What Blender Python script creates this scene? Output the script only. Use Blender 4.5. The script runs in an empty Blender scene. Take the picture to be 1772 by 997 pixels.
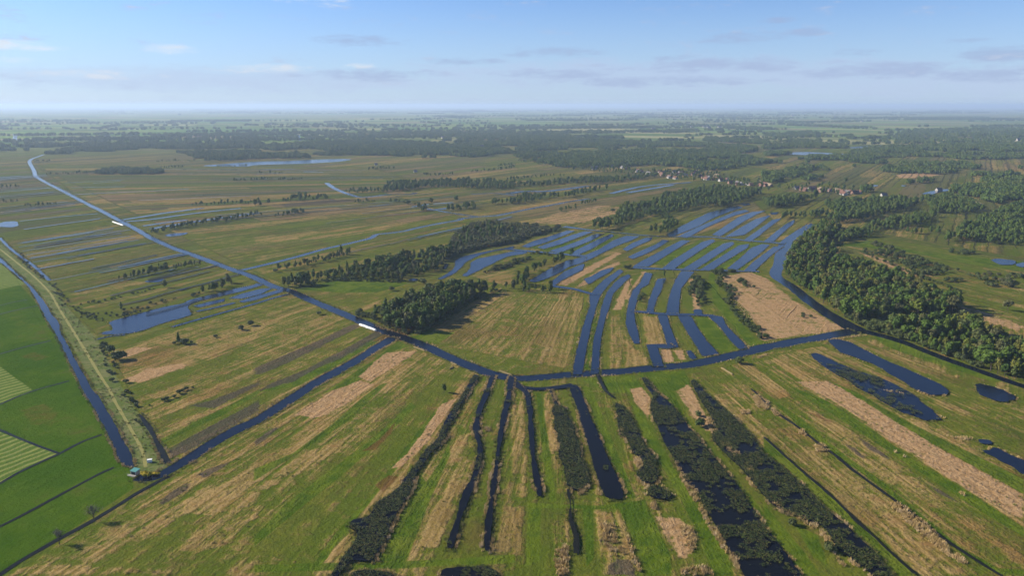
import bpy, bmesh, math, random
import numpy as np
from mathutils import Vector, Matrix

# ------------------------------------------------------------------ camera, sky, sun, exposure
H = 130.0                      # the drone's height over the flat fen, metres
FPX, CX, CY = 1300.0, 886.0, 498.5
PITCH = math.atan((CY - 181.5) / FPX)
SUN_EL, SUN_AZ = math.radians(27.0), math.radians(-75.0)   # azimuth from +Y towards +X: the sun stands to the left
EXPOSURE = 1.0
SUN_STRENGTH = 5.0
SKY_STRENGTH = 0.057
HAZE_DENSITY = 0.000088

S = bpy.context.scene
C = S.collection
cam_d = bpy.data.cameras.new('camera'); cam = bpy.data.objects.new('camera', cam_d); C.objects.link(cam)
cam.location = (0, 0, H); cam.rotation_euler = (math.pi / 2 - PITCH, 0, 0)
cam_d.sensor_width = 36.0; cam_d.sensor_fit = 'HORIZONTAL'; cam_d.lens = 36.0 * FPX / 1772.0
cam_d.clip_start = 1.0; cam_d.clip_end = 200000.0
S.camera = cam
S.view_settings.view_transform = 'Standard'; S.view_settings.look = 'None'
S.view_settings.exposure = EXPOSURE; S.view_settings.gamma = 1.0; S.view_settings.use_curve_mapping = False
S.render.engine = 'CYCLES'
S.cycles.max_bounces = 5; S.cycles.diffuse_bounces = 2; S.cycles.glossy_bounces = 2
S.cycles.volume_bounces = 0; S.cycles.transparent_max_bounces = 8
S.cycles.use_denoising = True
S.cycles.caustics_reflective = False; S.cycles.caustics_refractive = False

def px_dir(x, y):
    u, v = (x - CX) / FPX, (CY - y) / FPX
    d = Vector((u, math.cos(PITCH) + v * math.sin(PITCH), -math.sin(PITCH) + v * math.cos(PITCH)))
    return d.normalized()

class NT:                      # tiny helper round a node tree
    def __init__(s, tree): s.t = tree; s.n = tree.nodes; s.l = tree.links
    def node(s, typ, ins=None, **kw):
        n = s.n.new(typ)
        for k, v in kw.items(): setattr(n, k, v)
        if ins:
            for k, v in ins.items(): s.set(n.inputs[k], v)
        return n
    def set(s, sock, v):
        if isinstance(v, bpy.types.NodeSocket): s.l.new(v, sock)
        else: sock.default_value = v
    def math(s, op, a, b=0.0, c=0.0, clamp=False):
        n = s.n.new('ShaderNodeMath'); n.operation = op; n.use_clamp = clamp
        for i, v in enumerate((a, b, c)): s.set(n.inputs[i], v)
        return n.outputs[0]
    def mix(s, f, a, b):
        n = s.n.new('ShaderNodeMix'); n.data_type = 'RGBA'
        s.set(n.inputs[0], f)
        for i, v in ((6, a), (7, b)):
            if isinstance(v, tuple) and len(v) == 3: v = v + (1.0,)
            s.set(n.inputs[i], v)
        return n.outputs[2]
    def smooth(s, v, lo, hi):
        n = s.n.new('ShaderNodeMapRange'); n.interpolation_type = 'SMOOTHSTEP'; n.clamp = True
        s.set(n.inputs[0], v); n.inputs[1].default_value = lo; n.inputs[2].default_value = hi
        return n.outputs[0]
    def noise(s, vec, scale, detail=2.0, rough=0.55, dim='3D'):
        n = s.n.new('ShaderNodeTexNoise'); n.noise_dimensions = dim
        if vec is not None: s.l.new(vec, n.inputs['Vector'])
        n.inputs['Scale'].default_value = scale; n.inputs['Detail'].default_value = detail
        n.inputs['Roughness'].default_value = rough
        return n.outputs['Fac'] if 'Fac' in n.outputs else n.outputs[0]
    def vscale(s, vec, sc):
        n = s.n.new('ShaderNodeVectorMath'); n.operation = 'MULTIPLY'; s.l.new(vec, n.inputs[0]); n.inputs[1].default_value = sc
        return n.outputs[0]

world = bpy.data.worlds.new('World'); S.world = world; world.use_nodes = True
W = NT(world.node_tree); W.n.clear()
sky = W.node('ShaderNodeTexSky', sky_type='NISHITA', sun_disc=False, sun_elevation=SUN_EL, sun_rotation=SUN_AZ,
             altitude=100.0, air_density=1.0, dust_density=0.25, ozone_density=2.0)
# thin fair-weather clouds: each one a soft patch at its own bearing and height in the sky
tc = W.node('ShaderNodeTexCoord')
sep = W.node('ShaderNodeSeparateXYZ', {0: tc.outputs['Generated']})
az = W.math('ARCTAN2', sep.outputs[0], sep.outputs[1]); el = W.math('ARCSINE', sep.outputs[2])
comb = W.node('ShaderNodeCombineXYZ', {0: az, 1: W.math('MULTIPLY', el, 4.2), 2: 0.0})
cn = W.noise(comb.outputs[0], 15.0, 6.0, 0.66); cn2 = W.noise(comb.outputs[0], 52.0, 5.0, 0.66)
cn = W.math('ADD', W.math('MULTIPLY', cn, 0.75), W.math('MULTIPLY', cn2, 0.25))
def cloud_patch(x, y, w, h):
    d = px_dir(x, y); a, e = math.atan2(d.x, d.y), math.asin(d.z)
    k = 1.0 / FPX
    q = W.math('ADD', W.math('POWER', W.math('ABSOLUTE', W.math('DIVIDE', W.math('SUBTRACT', az, a), w * k)), 2.0),
               W.math('POWER', W.math('ABSOLUTE', W.math('DIVIDE', W.math('SUBTRACT', el, e), h * k)), 2.0))
    return W.math('MAXIMUM', W.math('SUBTRACT', 1.0, q), 0.0)
WHITE = [(10, 77, 75, 9), (70, 83, 60, 7), (298, 86, 50, 12), (540, 0, 90, 12), (15, 103, 40, 7), (620, 114, 50, 7), (420, 122, 90, 8), (170, 128, 120, 10), (470, 118, 120, 9)]
GREY = [(622, 70, 95, 13), (815, 106, 85, 8), (950, 90, 110, 12), (1290, 66, 95, 12), (1345, 34, 50, 7), (1395, 55, 38, 8),
        (1480, 90, 55, 8), (1150, 100, 80, 7), (1240, 112, 220, 17), (1560, 120, 220, 19), (1720, 94, 90, 15), (1670, 69, 40, 6),
        (960, 128, 150, 12), (640, 128, 150, 14), (1690, 128, 160, 14), (1120, 140, 260, 12)]
def layer(lst):
    s = 0.0
    for c in lst: s = W.math('MAXIMUM', s, cloud_patch(*c))
    return s
mw = W.smooth(W.math('ADD', W.math('MULTIPLY', layer(WHITE), 0.36), W.math('MULTIPLY', cn, 1.7)), 0.98, 1.46)
mg = W.smooth(W.math('ADD', W.math('MULTIPLY', layer(GREY), 0.36), W.math('MULTIPLY', cn, 1.7)), 0.92, 1.34)
tint = W.node('ShaderNodeMix', data_type='RGBA', blend_type='MULTIPLY'); tint.inputs[0].default_value = 1.0
W.l.new(sky.outputs[0], tint.inputs[6]); tint.inputs[7].default_value = (.70, .90, 1.34, 1)
veil = W.math('MULTIPLY', W.smooth(el, 0.16, 0.0), 0.55)
base = W.mix(veil, tint.outputs[2], (4.6, 6.0, 8.4))
BANK = [(1180, 128, 620, 34), (420, 138, 480, 26), (1640, 140, 300, 30)]
mb = W.smooth(W.math('ADD', W.math('MULTIPLY', layer(BANK), 0.40), W.math('MULTIPLY', cn, 1.2)), 0.62, 1.02)
base = W.mix(W.math('MULTIPLY', mb, 0.5), base, (4.5, 5.3, 7.3))
base = W.mix(W.math('MULTIPLY', mg, 0.55), base, (3.1, 3.9, 5.9))
base = W.mix(W.math('MULTIPLY', mw, 0.60), base, (8.0, 7.9, 7.7))
bg = W.node('ShaderNodeBackground', {0: base, 1: SKY_STRENGTH})
out = W.node('ShaderNodeOutputWorld', {0: bg.outputs[0]})

sun_d = bpy.data.lights.new('sun', 'SUN'); sun_d.energy = SUN_STRENGTH; sun_d.angle = math.radians(0.5); sun_d.color = (1.0, 0.89, 0.72)
sun = bpy.data.objects.new('sun', sun_d); C.objects.link(sun)
sdir = Vector((math.sin(SUN_AZ) * math.cos(SUN_EL), math.cos(SUN_AZ) * math.cos(SUN_EL), math.sin(SUN_EL)))
sun.rotation_euler = sdir.to_track_quat('Z', 'Y').to_euler(); sun.location = (-400, 100, 300)

# ------------------------------------------------------------------ survey: picture readings turned into points on the flat ground
CROP = {'F0': (0, 160, 3.8356), 'F1': (440, 160, 3.8356), 'F2': (880, 160, 3.8356), 'F3': (1322, 160, 3.8356),
        'M0': (0, 380, 3.3244), 'M1': (440, 380, 3.3244), 'M2': (880, 380, 3.3244), 'M3': (1322, 380, 3.3244),
        'N0': (0, 660, 2.9578), 'N1': (440, 660, 2.9578), 'N2': (880, 660, 2.9578), 'N3': (1322, 660, 2.9578),
        'V': (1120, 280, 4.43), 'P': (0, 0, 1.0)}
def ground(x, y):
    y = max(y, 186.0)
    u, v = (x - CX) / FPX, (CY - y) / FPX
    t = H / (math.sin(PITCH) - v * math.cos(PITCH))
    return (u * t, t * (math.cos(PITCH) + v * math.sin(PITCH)))
def G(spec):
    """'M1 10,20 30,40 | M2 5,6' -> Nx2 world points; the crop name sets the scale of the readings that follow"""
    out = []; c = CROP['P']
    for tok in spec.replace('|', ' ').split():
        if tok in CROP: c = CROP[tok]; continue
        x, y = tok.split(',')
        out.append(ground(c[0] + float(x) / c[2], c[1] + float(y) / c[2]))
    return np.array(out)

def vhash(ix, iy, seed):
    n = (ix.astype(np.int64) * 374761393 + iy.astype(np.int64) * 668265263 + seed * 144665) & 0x7fffffff
    n = ((n ^ (n >> 13)) * 1274126177) & 0x7fffffff
    return ((n ^ (n >> 16)) & 0xffff) / 65535.0
def vnoise(x, y, seed=0):
    x = np.asarray(x, float); y = np.asarray(y, float)
    ix, iy = np.floor(x), np.floor(y); fx, fy = x - ix, y - iy
    fx = fx * fx * (3 - 2 * fx); fy = fy * fy * (3 - 2 * fy)
    a = vhash(ix, iy, seed); b = vhash(ix + 1, iy, seed); c = vhash(ix, iy + 1, seed); d = vhash(ix + 1, iy + 1, seed)
    return (a * (1 - fx) + b * fx) * (1 - fy) + (c * (1 - fx) + d * fx) * fy
def inside(px, py, poly):
    r = np.zeros(len(px), bool); n = len(poly)
    for i in range(n):
        x1, y1 = poly[i]; x2, y2 = poly[(i + 1) % n]
        if y1 == y2: continue
        c = ((y1 > py) != (y2 > py)) & (px < (x2 - x1) * (py - y1) / (y2 - y1) + x1)
        r ^= c
    return r
def edge_dist(px, py, poly, closed=True):
    d = np.full(len(px), 1e18); n = len(poly)
    for i in range(n if closed else n - 1):
        x1, y1 = poly[i]; x2, y2 = poly[(i + 1) % n]
        dx, dy = x2 - x1, y2 - y1; L = dx * dx + dy * dy + 1e-9
        t = np.clip(((px - x1) * dx + (py - y1) * dy) / L, 0, 1)
        d = np.minimum(d, (px - x1 - t * dx) ** 2 + (py - y1 - t * dy) ** 2)
    return np.sqrt(d)
def sdist(px, py, poly):
    d = edge_dist(px, py, poly)
    return np.where(inside(px, py, poly), d, -d)

# ------------------------------------------------------------------ object helpers
def tag(o, label=None, cat=None, group=None, kind=None):
    if label: o['label'] = label
    if cat: o['category'] = cat
    if group: o['group'] = group
    if kind: o['kind'] = kind
    return o
def link(name, me, mat=None, parent=None, loc=None):
    o = bpy.data.objects.new(name, me); C.objects.link(o)
    if mat is not None and me is not None:
        for m in (mat if isinstance(mat, (list, tuple)) else [mat]): me.materials.append(m)
    if parent is not None: o.parent = parent
    if loc is not None: o.location = loc
    return o
def empty(name, loc, rz=0.0):
    o = bpy.data.objects.new(name, None); C.objects.link(o); o.location = loc; o.rotation_euler = (0, 0, rz); o.empty_display_size = 0.5
    return o
def mesh_from(name, verts, faces, mats=None):
    me = bpy.data.meshes.new(name); me.from_pydata([tuple(v) for v in verts], [], [tuple(f) for f in faces])
    if mats is not None: me.polygons.foreach_set('material_index', mats)
    me.update(); return me
def copy_tree(o, parent=None):
    c = o.copy(); C.objects.link(c)
    if parent is not None: c.parent = parent
    for ch in list(o.children): copy_tree(ch, c)
    return c
def rnd(a, b): return random.uniform(a, b)
random.seed(7); np.random.seed(7)

# ------------------------------------------------------------------ materials
def new_mat(name):
    m = bpy.data.materials.new(name); m.use_nodes = True; t = NT(m.node_tree); t.n.clear()
    b = t.node('ShaderNodeBsdfPrincipled'); o = t.node('ShaderNodeOutputMaterial', {0: b.outputs[0]})
    b.inputs['Specular IOR Level'].default_value = 0.08
    return m, t, b
def plain(name, col, rough=0.8, var=0.25, scale=1.5):
    m, t, b = new_mat(name)
    tcn = t.node('ShaderNodeTexCoord')
    n = t.noise(tcn.outputs['Object'], scale, 3.0)
    k = t.math('ADD', 1.0 - var * 0.5, t.math('MULTIPLY', n, var))
    mm = t.node('ShaderNodeMix', data_type='RGBA', blend_type='MULTIPLY'); mm.inputs[0].default_value = 1.0
    mm.inputs[6].default_value = col + (1.0,)
    cc = t.node('ShaderNodeCombineColor', {0: k, 1: k, 2: k}); t.l.new(cc.outputs[0], mm.inputs[7])
    t.l.new(mm.outputs[2], b.inputs['Base Color']); b.inputs['Roughness'].default_value = rough
    return m
def foliage(name, cols, trans=0.0):
    """leaf material: every tree its own tint, with lighter and darker sprays inside one crown"""
    m, t, b = new_mat(name)
    oi = t.node('ShaderNodeObjectInfo'); tcn = t.node('ShaderNodeTexCoord'); geo = t.node('ShaderNodeNewGeometry')
    ramp = t.node('ShaderNodeValToRGB', {0: oi.outputs['Random']})
    e = ramp.color_ramp.elements
    while len(e) < len(cols): e.new(0.5)
    for i, c in enumerate(cols): e[i].position = i / max(1, len(cols) - 1); e[i].color = c + (1.0,)
    n = t.noise(tcn.outputs['Object'], 1.1, 3.0)
    k = t.math('ADD', 0.55, t.math('MULTIPLY', n, 0.9))
    mm = t.node('ShaderNodeMix', data_type='RGBA', blend_type='MULTIPLY'); mm.inputs[0].default_value = 1.0
    t.l.new(ramp.outputs[0], mm.inputs[6]); cc = t.node('ShaderNodeCombineColor', {0: k, 1: k, 2: k}); t.l.new(cc.outputs[0], mm.inputs[7])
    t.l.new(mm.outputs[2], b.inputs['Base Color']); b.inputs['Roughness'].default_value = 0.6
    return m
M = {}
M['leaf'] = foliage('leaf_green', [(.036, .068, .012), (.052, .092, .014), (.066, .106, .015), (.056, .098, .014), (.088, .114, .016), (.108, .110, .018), (.080, .084, .034), (.060, .102, .014)])
M['leaf_far'] = foliage('leaf_far', [(.052, .090, .018), (.062, .100, .018), (.075, .112, .018), (.085, .108, .022)])
M['leaf_pale'] = foliage('leaf_pale', [(.075, .088, .030), (.095, .095, .038), (.060, .085, .028), (.085, .080, .040)])
M['leaf_shrub'] = foliage('leaf_shrub', [(.045, .070, .018), (.060, .085, .022), (.075, .092, .028), (.050, .065, .022)])
M['leaf_bare'] = foliage('leaf_bare', [(.090, .085, .065), (.070, .072, .050)])
M['yellow'] = foliage('yellow_bloom', [(.42, .33, .02), (.38, .30, .02)])
M['bark'] = plain('bark', (.075, .062, .050), .9, .5, 3.0)
M['reed'] = foliage('dry_reed', [(.50, .36, .18), (.42, .30, .13), (.36, .27, .11), (.56, .43, .26)])
M['sedge'] = foliage('sedge', [(.16, .17, .035), (.11, .14, .02), (.26, .21, .07), (.09, .12, .018)])
M['lily'] = foliage('water_plants', [(.024, .040, .009), (.042, .060, .014), (.066, .078, .018), (.075, .068, .024)])
M['white_tarp'] = plain('white_tarp', (.62, .64, .62), .5, .12, .6)
M['white_wall'] = plain('white_wall', (.34, .33, .31), .7, .15, .4)
M['bundle'] = plain('reed_bundle', (.17, .135, .065), .9, .5, 1.5)
M['brick_wall'] = plain('brick_wall', (.20, .13, .10), .85, .3, .6)
M['red_roof'] = plain('red_roof', (.125, .070, .052), .75, .3, .5)
M['grey_roof'] = plain('grey_roof', (.13, .125, .125), .7, .3, .5)
M['thatch'] = plain('thatch', (.20, .16, .11), .95, .35, .8)
M['teal'] = plain('teal_roof', (.07, .22, .21), .6, .2, 1.0)
M['dark_glass'] = plain('dark_opening', (.02, .03, .035), .2, .1, 1.0)
M['concrete'] = plain('concrete', (.36, .34, .30), .85, .3, 1.2)
M['timber'] = plain('timber', (.30, .22, .12), .85, .35, 2.0)
M['steel'] = plain('steel', (.30, .31, .31), .45, .1, 2.0)

def water_mat(name, base, rough, bump, wave, spec):
    m, t, b = new_mat(name)
    tcn = t.node('ShaderNodeNewGeometry')
    n1 = t.noise(t.vscale(tcn.outputs['Position'], (1.0, 1.5, 1.0)), wave, 3.0, 0.6)
    big = t.noise(tcn.outputs['Position'], 0.03, 2.0)
    bm = t.node('ShaderNodeBump', {'Strength': bump, 'Distance': 0.25, 'Height': n1})
    b.inputs['Base Color'].default_value = base + (1.0,)
    b.inputs['IOR'].default_value = 1.333; b.inputs['Specular IOR Level'].default_value = spec
    t.l.new(t.math('ADD', rough * 0.5, t.math('MULTIPLY', big, rough)), b.inputs['Roughness'])
    t.l.new(bm.outputs[0], b.inputs['Normal'])
    return m
M['water'] = water_mat('fen_water', (.003, .007, .020), 0.10, 0.40, 1.1, 0.32)
M['peat_water'] = water_mat('peat_water', (.004, .005, .007), 0.06, 0.18, 1.4, 0.12)
M['canal_water'] = water_mat('canal_water', (.003, .006, .014), 0.07, 0.28, 1.1, 0.20)
M['dark_ditch'] = water_mat('ditch_water', (.010, .011, .008), 0.30, 0.3, 1.4, 0.06)

# ------------------------------------------------------------------ haze: one closed box of even, pale air
hm = bpy.data.materials.new('haze_air'); hm.use_nodes = True; HT = NT(hm.node_tree); HT.n.clear()
pv = HT.node('ShaderNodeVolumePrincipled', {'Density': HAZE_DENSITY, 'Color': (.56, .74, .98, 1.0), 'Anisotropy': 0.18})
ho = HT.node('ShaderNodeOutputMaterial'); HT.l.new(pv.outputs[0], ho.inputs['Volume'])
bmh = bmesh.new(); bmesh.ops.create_cube(bmh, size=1.0)
bmesh.ops.scale(bmh, vec=(130000, 130000, 160), verts=bmh.verts); bmesh.ops.translate(bmh, vec=(0, 0, 77), verts=bmh.verts)
meh = bpy.data.meshes.new('haze'); bmh.to_mesh(meh); bmh.free()
hz = link('haze', meh, hm); tag(hz, 'pale blue haze over the far fields', 'haze', None, 'stuff')
# ------------------------------------------------------------------ land-cover survey
# strip families: near-left, far-left, far-right, near-right corner; strips run from the first to the second corner.  (corners, dry, lush)
PATCH = [
    ('P -60,1031 690,592 830,648 540,1062', .45, .0),
    ('P 540,1062 830,648 1190,648 1540,1000', .27, .10),
    ('P 1690,1137 1190,648 1480,585 2245,892', .44, .03),
    ('P 720,590 870,505 1025,505 1000,642', .46, .0),
    ('P 1000,645 1030,470 1240,465 1420,600', .10, .15),
    ('P 285,815 690,592 500,505 190,600', .42, .0),
    ('P 190,600 500,505 205,388 0,420', .20, .0),
    ('P 0,420 205,388 60,285 -200,300', .16, .0),
    ('P 430,465 900,365 640,290 60,285', .33, .0),
    ('P 510,500 860,420 900,365 430,465', .22, .1),
    ('P 720,590 870,500 860,420 510,500', .30, .05),
    ('P 890,405 1330,325 1060,285 640,325', .42, .0),
    ('P 950,500 1390,430 1300,345 820,480', .20, .05),
    ('P 1250,470 1490,580 1500,500 1340,470', .22, .0),
    ('P 1440,470 1900,600 1900,470 1470,395', .26, .0),
    ('P -60,1031 235,855 20,470 -350,520', .0, .0),
]
COVER = {
 'pink': [
  'N1 210,170 380,60 590,5 605,20 480,110 380,165 310,190', 'M1 600,905 760,765 930,755 900,790 670,930', 'M1 430,995 600,930 670,935 560,1000',
  'N1 780,370 870,250 960,120 1040,85 960,200 880,320 760,430 700,450', 'N2 625,40 680,30 735,90 715,200 690,160 650,110',
  'N2 850,50 920,10 960,60 1000,150 1060,250 1010,260 930,160@.75', 'N2 740,690 880,700 950,770 960,880 880,920 830,860 780,760@.75',
  'N3 160,0 330,0 460,70 700,220 900,340 1331,580 1331,720 1050,560 800,400 600,270 380,120@.78',
  'M2 1220,325 1400,300 1495,340 | M3 100,400 200,480 350,560 490,630 300,660 100,690 0,700 | M2 1440,690 1390,560 1290,450 1240,390@.66',
  'M2 270,370 380,310 500,250 620,190 650,195 560,250 440,320 330,380', 'M2 390,385 470,320 570,265 640,240 640,255 550,300 440,380',
  'M2 855,740 920,745 955,820 880,825', 'M2 950,755 1000,755 1015,805 990,810', 'M2 600,520 640,430 690,340 710,340 680,440 650,520',
  'M2 655,460 720,380 770,300 790,300 740,400 690,460', 'M3 1100,490 1280,530 1495,610 1495,650 1300,600 1120,530@.6',
  'M3 520,180 600,195 760,250 900,320 860,335 720,275@.7', 'F2 150,860 300,800 600,745 880,770 740,800 500,870 300,880@.55',
  'M2 1040,340 1070,340 1080,420 1110,520 1065,520 1055,440', 'M3 280,170 320,180 420,190 440,230 410,250', 'F3 880,545 1050,530 1180,545 1050,565 900,570',
  'M0 700,930 850,860 1050,830 1070,850 800,940', 'M0 690,780 780,735 870,740 800,770 700,800',
 ],
 'dry': [
  'N1 0,620 60,560 200,500 330,440 440,330 520,260 430,300 240,370 100,470 0,560', 'N0 900,870 1050,700 1331,510 1331,700 1150,850 1000,890',
  'N0 600,850 900,620 1150,520 1331,400 1331,430 1100,600 900,720 700,850', 'N0 700,640 900,500 1100,430 1331,290 1331,330 1150,440 980,560 760,660',
  'N0 80,960 200,930 500,945 700,950 900,960 880,997 60,997', 'N1 540,700 620,570 740,480 800,400 850,400 780,500 690,590 600,640',
  'N1 840,850 900,700 970,560 1050,470 1025,600 985,720 940,860', 'N1 1215,880 1250,700 1260,560 1331,500 1331,880', 'N2 0,640 90,640 80,900 0,900',
  'N1 330,940 420,830 490,780 470,860 380,950', 'N2 440,670 570,660 640,800 690,997 490,997 470,850', 'N2 230,850 300,840 330,997 240,997',
  'N2 200,680 310,670 320,820 220,850', 'N2 170,60 210,60 300,520 310,600 250,620 200,300', 'N2 60,50 90,150 105,600 20,600 20,300',
  'N3 200,150 270,150 500,280 700,420 1000,580 1331,840 1331,930 1100,800 850,640 650,520 430,350 250,220',
  'N3 0,150 120,220 300,360 500,520 650,640 900,830 1150,997 800,997 500,760 250,480 100,330 0,260',
  'N3 830,80 900,90 1100,170 1050,195 900,130', 'M3 560,680 620,680 800,760 950,820 1130,900 1100,930 900,870 700,780',
  'N3 20,610 120,660 280,740 340,850 400,960 340,900 200,740 100,680', 'M2 575,560 640,540 720,730 800,800 820,850 580,860',
  'M2 770,560 860,560 905,715 800,720', 'M2 150,830 230,690 270,640 310,610 280,700 220,790 190,850', 'M2 60,800 140,680 160,690 100,800',
  'M2 330,720 350,655 372,665 350,720', 'M1 970,640 1100,570 1250,480 1420,410 1490,420 1300,520 1100,620',
  'M1 0,115 300,60 640,15 640,30 300,80 0,130', 'M1 0,215 200,175 420,150 420,165 200,200 0,255', 'M1 540,140 660,95 700,100 600,130',
  'M1 590,520 700,470 760,450 640,530', 'M1 0,780 300,650 500,560 510,575 300,680 0,810',
  'M0 400,430 560,385 740,345 850,360 640,400 450,440', 'M0 660,840 900,760 920,780 750,850', 'M0 1110,800 1300,720 1495,650 1495,690 1200,820',
  'M0 860,710 970,670 1090,660 950,720', 'M0 680,920 850,860 1110,800 1150,830 800,950', 'N0 720,100 900,20 1000,0 1050,0 850,90',
  'N0 800,190 950,100 1070,65 960,130 830,200', 'N0 820,240 1000,165 1050,170 880,240', 'F1 0,960 300,900 600,880 900,800 1250,800 1100,850 800,930 500,970 0,997',
  'F1 600,745 900,735 800,760 600,790 400,830', 'F0 560,690 900,670 1250,680 1100,720 800,740 600,740', 'F2 0,760 130,735 400,700 600,690 300,760 0,800',
  'M3 580,190 700,160 900,240 960,250 1000,270 800,240', 'N2 1070,20 1180,10 1240,60 1331,130 1331,200 1240,160 1150,110', 'M1 1220,320 1350,290 1495,290 1495,380 1400,370 1300,345',
  'F2 1090,950 1250,905 1400,850 1600,790 1560,820 1400,880 1250,950', 'F3 0,890 150,830 330,850 250,950 150,990 0,990',
  'N2 0,30 40,60 90,580 20,600', 'M3 20,800 100,810 250,880 420,960 480,1000 300,1000 160,900',
 ],
 'lush': [
  'M3 0,500 90,545 200,620 240,655 120,680 0,640@.62', 'M3 140,440 190,470 250,540 330,590 260,600 180,540@.5', 'M2 1290,400 1400,430 1495,540 1495,600 1400,520@.5', 'M3 0,385 60,400 90,440 0,430@.5',
  'N1 0,800 150,640 330,500 560,330 680,230 800,110 830,130 620,330 430,500 250,640 80,780 0,850',
  'N1 290,960 450,740 600,590 700,440 860,230 980,90 990,100 860,290 720,460 560,660 400,860 330,960',
  'N1 0,510 0,450 200,370 400,220 560,80 640,20 680,10 500,190 300,320', 'N1 640,920 760,690 880,520 950,420 1000,300 1000,380 900,600 800,860 770,930',
  'N1 0,940 700,930 1331,890 1331,930 700,960 0,980', 'N2 100,625 460,640 700,610 700,650 460,655 100,650', 'N2 140,60 165,60 245,620 210,620 170,300',
  'N2 100,650 165,650 165,920 90,950', 'N2 380,660 430,650 440,900 400,950', 'N2 560,640 700,620 830,900 830,997 710,997 640,800',
  'N2 350,30 420,30 480,180 540,330 600,470 650,600 590,590 520,400', 'N2 620,100 700,180 760,300 850,450 940,600 1040,770 1120,900 1150,997 1050,997 960,750 860,560 780,420 690,280',
  'N2 750,20 850,60 900,180 980,280 1050,360 1130,470 1250,600 1331,720 1331,770 1240,640 1170,540 1020,360 900,200 820,110',
  'N3 120,20 360,120 560,250 760,400 1050,570 1331,750 1331,800 1000,600 700,400 400,200', 'N3 0,60 200,200 400,370 600,510 800,680 1000,850 1200,960 1331,970 1331,997 1200,990 1000,880 780,690 600,540 400,400 180,230',
  'N3 340,0 480,60 720,200 1000,340 1331,500 1331,580 900,340 640,200', 'N3 0,290 200,460 400,640 600,840 780,997 690,997 500,820 300,620 100,430 0,370',
  'N3 0,630 100,750 200,870 290,997 190,997 100,880 0,740', 'N3 150,730 280,790 330,950 250,900', 'M1 0,1000 200,930 500,790 740,650 780,660 500,830 250,960 | N1 0,60',
  'M1 880,690 1000,640 1150,650 1050,720', 'N0 820,300 1000,210 1200,110 1331,40 1331,60 1150,170 950,260 840,320', 'M1 600,930 400,1000 700,800 830,700 900,730 750,770',
  'M1 250,400 480,350 700,355 900,365 700,420 500,420 350,410', 'M2 1180,300 1210,420 1300,560 1420,680 1480,720 1400,740 1280,600 1180,480 1150,330',
  'M2 1050,565 1150,560 1330,745 1200,770 1120,650', 'M2 420,870 480,600 520,540 500,760 490,860', 'M2 520,870 800,850 1000,820 1400,750 1490,730 1300,760 1000,840',
  'M2 740,880 1010,870 1060,960 900,997 800,960', 'M2 420,920 540,905 720,900 800,997 560,997', 'M2 100,160 640,90 500,180 300,190', 'M2 800,250 1100,120 1490,140 1350,290 1000,280',
  'M3 380,150 600,120 900,180 1200,220 1495,240 1495,300 1200,260 900,200 600,160', 'M3 620,660 850,730 1100,830 1400,930 1300,930 900,800 700,730', 'N1 800,420 880,520 760,700 690,720',
 ],
 'dark': [
  'M1 0,850 200,770 400,680 560,600 620,610 380,740 100,870 0,900', 'M1 560,720 700,640 760,660 520,790 200,930 180,920', 'M1 0,1000 100,940 420,810 240,930',
  'N0 850,360 1000,270 1331,90 1331,150 1100,290 950,370 870,390', 'N0 950,130 1100,90 1331,0 1331,20 1100,140', 'N0 800,620 880,560 980,510 960,560 830,640', 'N0 1000,480 1060,450 1180,410 1150,440 1050,500',
  'N1 0,300 90,240 130,240 60,300 0,340', 'F1 150,740 400,720 640,710 700,720 500,735 200,760', 'F0 980,775 1130,760 1120,775 1000,785', 'N3 475,280 560,330 650,395 640,402 530,345',
  'N3 740,455 830,520 920,565 1000,615 980,620 880,575 800,510', 'N3 400,310 470,345 520,390 500,395 430,340', 'N2 480,770 520,760 545,800 510,840 470,820', 'N2 510,950 550,905 620,915 660,965 650,997 500,997', 'N2 870,750 900,740 920,800 890,800', 'N2 920,850 950,850 950,880 920,880',
  'M0 390,415 470,400 480,412 400,425',
 ],
 'rust': ['N1 620,535 690,480 740,490 660,570', 'M0 100,790 200,755 300,790 200,825@.55', 'N0 90,150 230,110 310,160 280,240 150,230@.55', 'N1 550,360 640,300 720,210 700,270 620,350', 'M0 20,560 150,540 240,640 100,640@.4', 'N3 200,150 270,170 350,210 280,190',
  'M1 680,700 900,560 1000,560 850,700'],
 'crop': ['P -40,440 0,455 95,560 120,640 225,800 232,845 0,1000 -300,1000 -300,440'],
 'pale': ['N0 -200,0 105,0 165,45 0,112 -200,150', 'N0 -200,230 0,260 290,372 230,405 0,520 -200,560', 'M0 0,250 80,320 150,372 0,402 -100,420', 'M0 -100,830 0,845 190,990 0,1040 -100,1040'],
 'dike': ['M0 0,110 60,190 220,330 300,380 400,520 560,690 640,850 720,1000 | N0 860,410 830,470 730,470 700,440 690,400 560,160 470,0 | M0 345,600 210,390 60,260 0,205'],
}
DIKE_TRACK = 'M0 0,170 100,250 200,330 290,420 350,530 420,640 500,770 570,890 640,995 | N0 580,90 650,210 700,300 735,370 745,440'

# ------------------------------------------------------------------ ground: one sheet to the horizon, its cover as smooth masks
rows = [-60000., -8000., -1500., -300., 0., 80., 130.]
Y = 150.0
while Y < 64000.0:
    rows.append(Y); Y += 0.5 * Y * Y / 97600.0 + 0.25
rows.append(64500.0); rows = np.array(rows)
NC = 1150
u = np.concatenate([[-12, -4, -2, -1.4, -1.15], np.linspace(-1, 1, NC), [1.15, 1.4, 2, 4, 12]])
half = 0.76 * np.maximum(np.abs(rows), 150.0) + 70.0
gx = np.clip(u[None, :] * half[:, None], -64500, 64500)
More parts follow.
